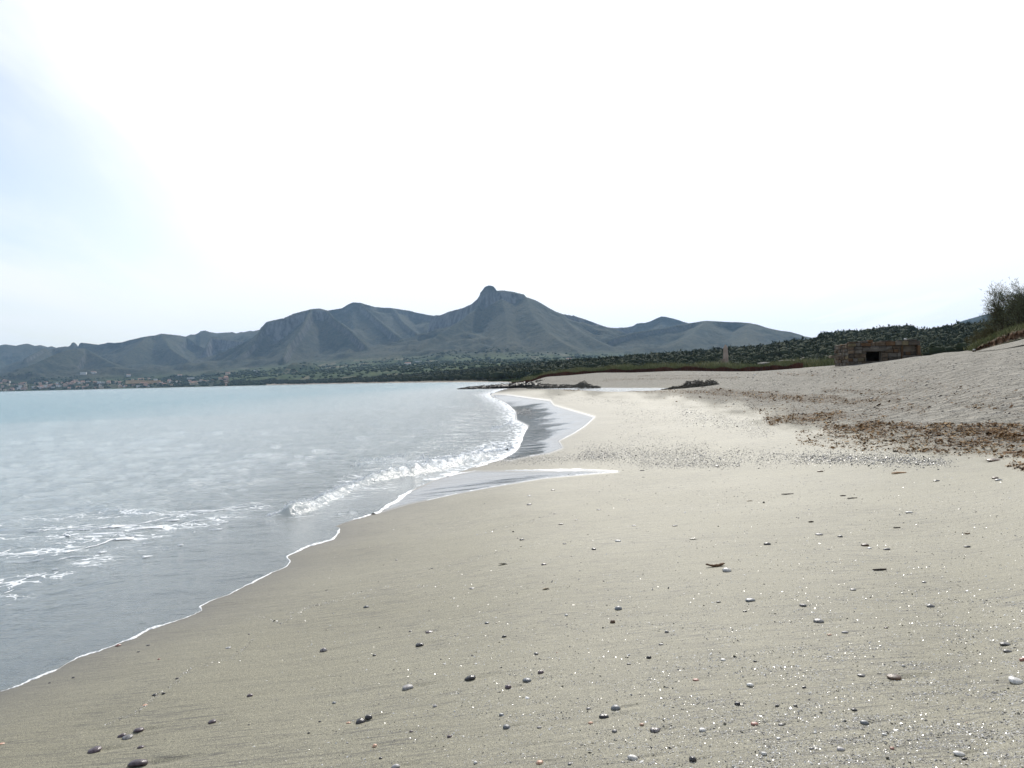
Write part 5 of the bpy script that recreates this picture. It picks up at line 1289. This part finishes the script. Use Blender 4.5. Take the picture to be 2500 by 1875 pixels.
# pale rocks in the scrub behind the grass
for i, (px, py, wpx, hpx, lab) in enumerate([(1868, 884, 36, 6, "pale flat rock, the leftmost in the scrub beyond the grass"), (1925, 880, 50, 9, "broad grey rock slab in the scrub left of the bunker"), (1972, 888, 34, 7, "pale rock nearest the bunker in the scrub"), (1905, 893, 40, 6, "low pale rock at the front of the scrub clearing")]):
    r0 = 214 - i * 6; p = at(float(px), float(py + 4), float(r0)); V = ICO2[0] * (1 + .3 * fn3(ICO2[0], 1.6, 800 + i)[:, None]); V = V * np.array([wpx, wpx * .8, hpx * 1.3]) * .5 * r0 / F
    o_ = link("rock", mesh_np("rock", V, ICO2[1], False), mat=simple("pale_rock%d" % i, (.20, .185, .165), (.33, .31, .28), .8, .9, .6, 4, .1)); o_.location = p; tag(o_, lab, "rock")

# ------------------------------------------------------------------ eroded bank, tamarisks, shrubs on the dune at the right
bank_px = [(2374, 857, 44, 3), (2395, 850, 43.5, 9), (2420, 843, 43, 12), (2445, 836, 42.5, 16), (2470, 828, 42, 18), (2500, 820, 41.5, 17), (2540, 808, 41, 18), (2620, 795, 41, 18)]
path = np.array(bank_px, float); n = 170; u = np.linspace(0, len(path) - 1, n); g = [np.interp(u, np.arange(len(path)), path[:, k]) for k in range(4)]
base = at(g[0], g[1] + 3, g[2]); h = g[3] * g[2] / F
rows = []
for j, (yy, zz) in enumerate([(-.35, -.12), (0, .0), (.05, .25), (.02, .5), (-.05, .75), (-.02, .92), (.2, 1.02), (.9, 1.1), (2.2, 1.3), (4.5, 1.5), (8, 1.2)]):
    q = base.copy(); nn = fbm(u * 4.3, u * 0 + j * .5, 4, 601); n2 = fbm(u * 11, u * 0 + j * .9, 3, 603)
    yy_ = (yy * np.clip(u / 2.5, .12, 1) if yy > .5 else yy) + .38 * nn * (1 if 0 < j < 7 else .3) + .1 * n2; rad = q[:, :2] / np.hypot(q[:, 0], q[:, 1])[:, None]; q[:, :2] += rad * yy_[:, None]; q[:, 2] += h * zz * (1 + .35 * n2 * (j > 1) + .2 * nn); rows.append(q)
V = np.stack(rows).reshape(-1, 3); Fc = gridfaces(len(rows), n)
m_earth, t, o = mat("eroded_earth"); gg = t.n('ShaderNodeNewGeometry'); sp_ = t.n('ShaderNodeSeparateXYZ'); t.l(gg.outputs['Normal'], sp_.inputs[0])
ec = t.mix(t.ramp(t.noise(t.mapping(gg.outputs['Position'], scale=(1, 1, 5)), 1.6, 4), (.35, .65)), (.13, .075, .045), (.27, .175, .115)); tc_ = t.mix(t.ramp(t.noise(gg.outputs['Position'], 3, 3), (.4, .6)), (.11, .10, .055), (.28, .24, .17))
ec = t.mix(t.ramp(sp_.outputs[2], (.45, .8)), ec, tc_); principled(t, o, ec, .95, .1, t.bump(t.noise(gg.outputs['Position'], 9, 5, .65), .7, .08))
ob = link("eroded_bank", mesh_np("eroded_bank", V, Fc), mat=m_earth); tag(ob, kind="structure")
EB = V.reshape(len(rows), n, 3)
def scatter_on_bank(m_, jlo, jhi, rng): j = rng.randint(jlo, jhi, m_); i = rng.randint(0, n, m_); return EB[j, i] + rng.normal(0, .12, (m_, 3)) * [1, 1, .1]
rg = np.random.RandomState(61)
P = scatter_on_bank(5200, 5, 10, rg); P[:, :2] *= 1 + rg.uniform(0, .02, len(P))[:, None]; V, Fc = blades(P, rg.uniform(.10, .32, len(P)), np.full(len(P), .010), .8, 62); Fc = Fc.reshape(3, len(P), 3).transpose(1, 0, 2).reshape(-1, 3)
ob = link("bank_grass", mesh_np("bank_grass", V, Fc, False, fattrs=dict(tone=np.repeat(rg.rand(len(P)), 3))), mat=m_grass); tag(ob, "short yellow green grass fringing the top of the eroded bank", kind="stuff")
m_tw = leaf_mat("tamarisk_twigs", (.11, .12, .07), (.17, .18, .105), (.20, .21, .13)); m_tl = leaf_mat("tamarisk_leaf", (.06, .060, .032), (.12, .115, .058), (.17, .15, .08))
def twig_tree(name, px, py, r, h, spread, label, seed, twigs=9000, trunk=True, cat="tree", depthz=.12, dirs=6):
    rg = np.random.RandomState(seed); p = at(float(px), float(py), float(r)); root = empty(name, tuple(p)); tag(root, label, cat)
    limbs = []; ends = []
    def grow(q, d, L, R0, lev):
        pts = [q]; rad = [R0]; k = 4
        for s in range(k):
            d = d + rg.normal(0, .16, 3) + np.array([0, 0, .07]); d /= np.linalg.norm(d); q = q + d * L / k; pts.append(q); rad.append(R0 * (1 - .55 * (s + 1) / k))
            if lev >= 1: ends.append((q, d, lev))
            if lev < 3 and s >= (1 if lev else 0):
                for _ in range(2 if lev < 3 else 1):
                    nd = d + rg.normal(0, .55, 3) * [1, 1, .6]; nd /= np.linalg.norm(nd); grow(q, nd, L * rg.uniform(.50, .74), R0 * .5, lev + 1)
        limbs.append((lev, tube(pts, rad, 6 if lev < 2 else 3, .05, seed)))
    if trunk:
        for a in np.linspace(0, 6.28, dirs)[:-1] + rg.uniform(0, .6, dirs - 1):
            d = np.array([math.cos(a) * spread, math.sin(a) * spread * .8, 1.0]); d /= np.linalg.norm(d); grow(np.array([0, 0, 0.0]) + [d[0] * .1, d[1] * .1, 0], d, h * .52 * rg.uniform(.7, 1.1), h * .016, 0)
    else:
        for a in rg.uniform(0, 6.28, dirs):
            d = np.array([math.cos(a) * spread, math.sin(a) * spread * .6, rg.uniform(.7, 1.2)]); d /= np.linalg.norm(d); grow(rg.uniform(-1, 1, 3) * [spread * h * .7, .5, 0], d, h * .45 * rg.uniform(.6, 1.1), h * .012, 1)
    V, Fc = merge([a for l_, a in limbs if l_ == 0] or [a for l_, a in limbs if l_ == 1]); link("trunk", mesh_np("trunk", V, Fc), root, m_bark)
    oth = [a for l_, a in limbs if l_ >= (1 if trunk else 2)]
    if oth: V, Fc = merge(oth); link("branches", mesh_np("branches", V, Fc), root, m_bark)
    E = [e for e in ends if e[2] >= 1]; idx = rg.randint(0, len(E), twigs); Q = np.array([E[i][0] for i in idx]) + rg.normal(0, .05 * h, (twigs, 3)); D = np.array([E[i][1] for i in idx])
    P = Q.copy(); dd = D + rg.normal(0, .45, (twigs, 3)) + [0, 0, .25]; dd /= np.linalg.norm(dd, axis=1)[:, None]; L = h * rg.uniform(.03, .085, twigs); s = np.cross(dd, rg.normal(0, 1, (twigs, 3))); s /= np.linalg.norm(s, axis=1)[:, None]; s *= h * .0048
    V = np.stack([P - s, P + s, P + dd * L[:, None]], 1).reshape(-1, 3); Fc = np.arange(twigs * 3).reshape(-1, 3)
    lf = link("foliage", mesh_np("foliage", V, Fc, False, fattrs=dict(tone=rg.rand(twigs))), root, m_tl if not trunk else m_tw); lf["kind"] = "stuff"
    return root
twig_tree("tamarisk_tree", 2456, 822, 46, 2.25, .5, "feathery bare tamarisk tree standing highest on the dune", 71, 6500, True)
twig_tree("tamarisk_tree", 2508, 818, 45, 2.35, .55, "denser tamarisk tree cut off by the right picture edge", 72, 8000, True)
twig_tree("thicket", 2425, 834, 48, .95, 1.0, "brown green thicket at the foot of the taller tamarisk", 73, 9000, False, "shrub", dirs=12)
twig_tree("thicket", 2478, 824, 47, 1.1, 1.0, "dense olive thicket between the two tamarisks", 74, 10000, False, "shrub", dirs=13)
twig_tree("thicket", 2400, 842, 52, .9, 1.0, "low dark thicket at the outer end of the dune shrubs", 75, 7000, False, "shrub", dirs=10)

# ------------------------------------------------------------------ the town across the bay and farmhouses on the plain
wallm = [simple("wall_pink", (.50, .33, .25), (.55, .38, .30), .3, .9), simple("wall_white", (.66, .64, .61), (.72, .70, .67), .3, .9), simple("wall_cream", (.55, .45, .33), (.60, .51, .38), .3, .9), simple("wall_ochre", (.55, .36, .19), (.60, .42, .24), .3, .9)]
m_tile = simple("roof_tiles", (.23, .13, .095), (.31, .18, .13), .4, .9); m_win = simple("dark_windows", (.04, .045, .05), (.07, .07, .075), .4, .4)
def house_mesh(w_, d_, h_, roof, key):
    V, Fc = boxV(-w_ / 2, -d_ / 2, -3, w_ / 2, d_ / 2, h_); mats = [0] * 6; Vs, Fs = [V], [Fc]; off = 8
    if roof == 'gable':
        o_ = .4; R_ = np.array([(-w_ / 2 - o_, -d_ / 2 - o_, h_), (w_ / 2 + o_, -d_ / 2 - o_, h_), (w_ / 2 + o_, d_ / 2 + o_, h_), (-w_ / 2 - o_, d_ / 2 + o_, h_), (-w_ / 2 - o_, 0, h_ + d_ * .24), (w_ / 2 + o_, 0, h_ + d_ * .24)])
        Fs.append(np.array([[0, 1, 5, 4], [2, 3, 4, 5], [1, 2, 5, 5], [3, 0, 4, 4]]) + off); Vs.append(R_); off += 6; mats += [1] * 4
    else:
        V, Fc = boxV(-w_ / 2 - .2, -d_ / 2 - .2, h_ + .01, w_ / 2 + .2, d_ / 2 + .2, h_ + .5); Vs.append(V); Fs.append(Fc + off); off += 8; mats += [0] * 6
    nf = max(1, int(h_ / 3)); nw = max(2, int(w_ / 3))
    for f_ in range(nf):
        for k_ in range(nw):
            x = -w_ / 2 + (k_ + .5) * w_ / nw; z_ = 1.0 + f_ * 3
            V, Fc = boxV(x - .55, -d_ / 2 - .08, z_, x + .55, -d_ / 2 - .02, z_ + 1.4); Vs.append(V); Fs.append(Fc + off); off += 8; mats += [2] * 6
    V = np.vstack(Vs); Fc = np.vstack(Fs); me = bpy.data.meshes.new("house_mesh"); me.from_pydata(V.tolist(), [], [list(dict.fromkeys(f)) for f in Fc.tolist()])
    me.polygons.foreach_set('material_index', mats); return me
HM = {}
def house(px, r, w_, h_, roof, wi, lab, grp=None, cat="house", nm="house", zoff=0):
    key = (round(w_), round(h_), roof, wi)
    if key not in HM:
        me = house_mesh(round(w_), round(w_) * .8 if w_ < 20 else 13, round(h_), roof, key); [me.materials.append(x) for x in (wallm[wi], m_tile, m_win)]; HM[key] = me
    z, x, y = gz(np.array([float(px)]), np.array([float(r)])); o_ = link(nm, HM[key]); o_.location = (x[0], y[0], max(z[0], .8) + zoff); o_.rotation_euler.z = RS.uniform(-.5, .5) - math.atan((px - 1250) / F); tag(o_, lab, cat, grp)
hr_ = np.random.RandomState(88)
GR_ = {0: "pink", 1: "white", 2: "cream"}
for k in range(170):
    px = hr_.uniform(-30, 565) if k % 4 else hr_.uniform(0, 260); cst = np.interp(px, COASTR[:, 0], COASTR[:, 1]); dep_ = np.interp(px, [0, 250, 420, 565], [300, 330, 420, 300]); r = cst + 45 + hr_.rand() ** 1.2 * dep_
    wi = int(hr_.choice(3, p=[.42, .36, .22])); cl_ = "flat roofed" if hr_.rand() < .45 else "tiled"
    zone = "the seaward town" if px < 160 else ("the middle town" if px < 330 else "the inland town")
    w__, h__ = int(hr_.choice([9, 12, 15])), int(hr_.choice([6, 9])); desc = "%s %s %s %s" % ({9: "narrow", 12: "square", 15: "wide"}[w__], {6: "low", 9: "taller"}[h__], cl_, GR_[wi])
    row = "waterfront row" if r < cst + 130 else ("middle rows" if r < cst + 230 else "back rows")
    house(px, r, w__, h__, 'flat' if cl_ == "flat roofed" else 'gable', wi, "%s house in the %s of %s" % (desc, row, zone), "%s town houses, %s, %s" % (desc, row, zone))
for px, r, w_, h_, wi, lab, cat in [(330, 3800, 70, 10, 3, "long ochre hotel block on the waterfront, nearer its left half", "hotel"), (372, 3700, 60, 13, 3, "tall ochre hotel block at the end of the waterfront row", "hotel"), (182, 4330, 26, 9, 3, "bright yellow house standing alone on the waterfront", "house"),
                               (205, 4900, 30, 12, 1, "large white house on the wooded rise above the town", "house"), (230, 5000, 24, 9, 1, "upper white villa on the wooded rise above the town", "house"), (466, 3900, 30, 12, 1, "white block rising over the inland end of the town", "house"),
                               (557, 3900, 18, 12, 2, "cream tower house among the trees inland of the town", "house"), (583, 3900, 26, 8, 0, "pink roofed farmhouse on the green slope", "farmhouse"), (628, 3800, 26, 8, 1, "white farmhouse on the green slope", "farmhouse"),
                               (648, 3850, 26, 8, 0, "pink farmhouse beside the white one on the green slope", "farmhouse"), (680, 3800, 24, 7, 1, "low white farmhouse among orchards", "farmhouse"), (764, 4000, 30, 9, 1, "white farmhouse high on the green plain", "farmhouse"),
                               (1022, 3600, 34, 8, 1, "long white farm building below the mountain valley", "farmhouse"), (997, 3100, 22, 6, 1, "small white farmhouse below the mountain valley", "farmhouse"), (1391, 2400, 14, 6, 1, "tiny white house peeping over the dark wood", "house"), (440, 4150, 20, 7, 1, "bright white villa on the slope over the town", "house"), (315, 4700, 20, 7, 1, "small white villa above the hotel blocks", "house")]:
    house(px, r, w_, h_, 'flat' if w_ > 25 else 'gable', wi, lab, None, cat, {"hotel": "hotel", "farmhouse": "farmhouse"}.get(cat, "house"))
# trees between the houses
n = 900; px = RS.uniform(-60, 640, n); cst = np.interp(px, COASTR[:, 0], COASTR[:, 1]); r = cst + 25 + RS.rand(n) ** 1.3 * 900; z, x, y = gz(px, r); hg = RS.uniform(4, 10, n)
V, Fc, tone = crowns(px, r, hg, hg * RS.uniform(1.2, 2.6, n), np.maximum(z, .5) - .5, 291, leaf=6, lsz=.12); ob = link("town_trees", mesh_np("town_trees", V, Fc, False, fattrs=dict(tone=tone)), mat=m_bush); tag(ob, "dark trees mixed among the houses across the bay", kind="stuff")
# white litter scraps on the dry sand
for px, py, wpx, lab in [(2238, 846, 7, "scrap of white litter lying on the bunker roof"), (2149, 917, 7, "white scrap on the dry slope below the bunker"), (2203, 921, 6, "bluish white scrap on the dry slope, right of another"), (2128, 973, 7, "bright white scrap among brown weed litter"), (2205, 1047, 8, "white plastic scrap in the lower weed band"), (2378, 853, 6, "white scrap at the foot of the eroded bank"), (1842, 916, 6, "white scrap on the far flat sand")]:
    if py == 846: p = np.array(bk.matrix_basis @ Vector((5.0, .3, zt + .16))); r0 = 72
    elif px == 2378: p = at(2378., 855., 42.); r0 = 42
    else: p, r0 = ground([px], [py]); p = p[0]; r0 = r0[0]
    V = peb_verts(900 + int(px)); V = V * np.array([1, .6, .45]) * wpx / 2 * r0 / F; o_ = link("litter_scrap", mesh_np("litter_scrap", V, ICO2[1]), mat=PM['white']); o_.location = (p[0], p[1], p[2] + wpx * .15 * r0 / F); tag(o_, lab, "litter")

#TRIS


# ------------------------------------------------------------------ haze
bpy.ops.mesh.primitive_cube_add(size=1)
hz = bpy.context.object; hz.name = "haze"; hz.scale = (25000, 25000, 720); hz.location = (0, 0, 720 / 2 - 8)
mh = bpy.data.materials.new("haze_air"); mh.use_nodes = True; t = NT(mh.node_tree); o = t.n('ShaderNodeOutputMaterial')
pv = t.n('ShaderNodeVolumePrincipled'); pv.inputs['Color'].default_value = (.42, .66, .96, 1); pv.inputs['Density'].default_value = 4.3e-5
pv.inputs['Anisotropy'].default_value = .2
t.l(pv.outputs[0], o.inputs['Volume']); hz.data.materials.append(mh); tag(hz, kind="stuff")
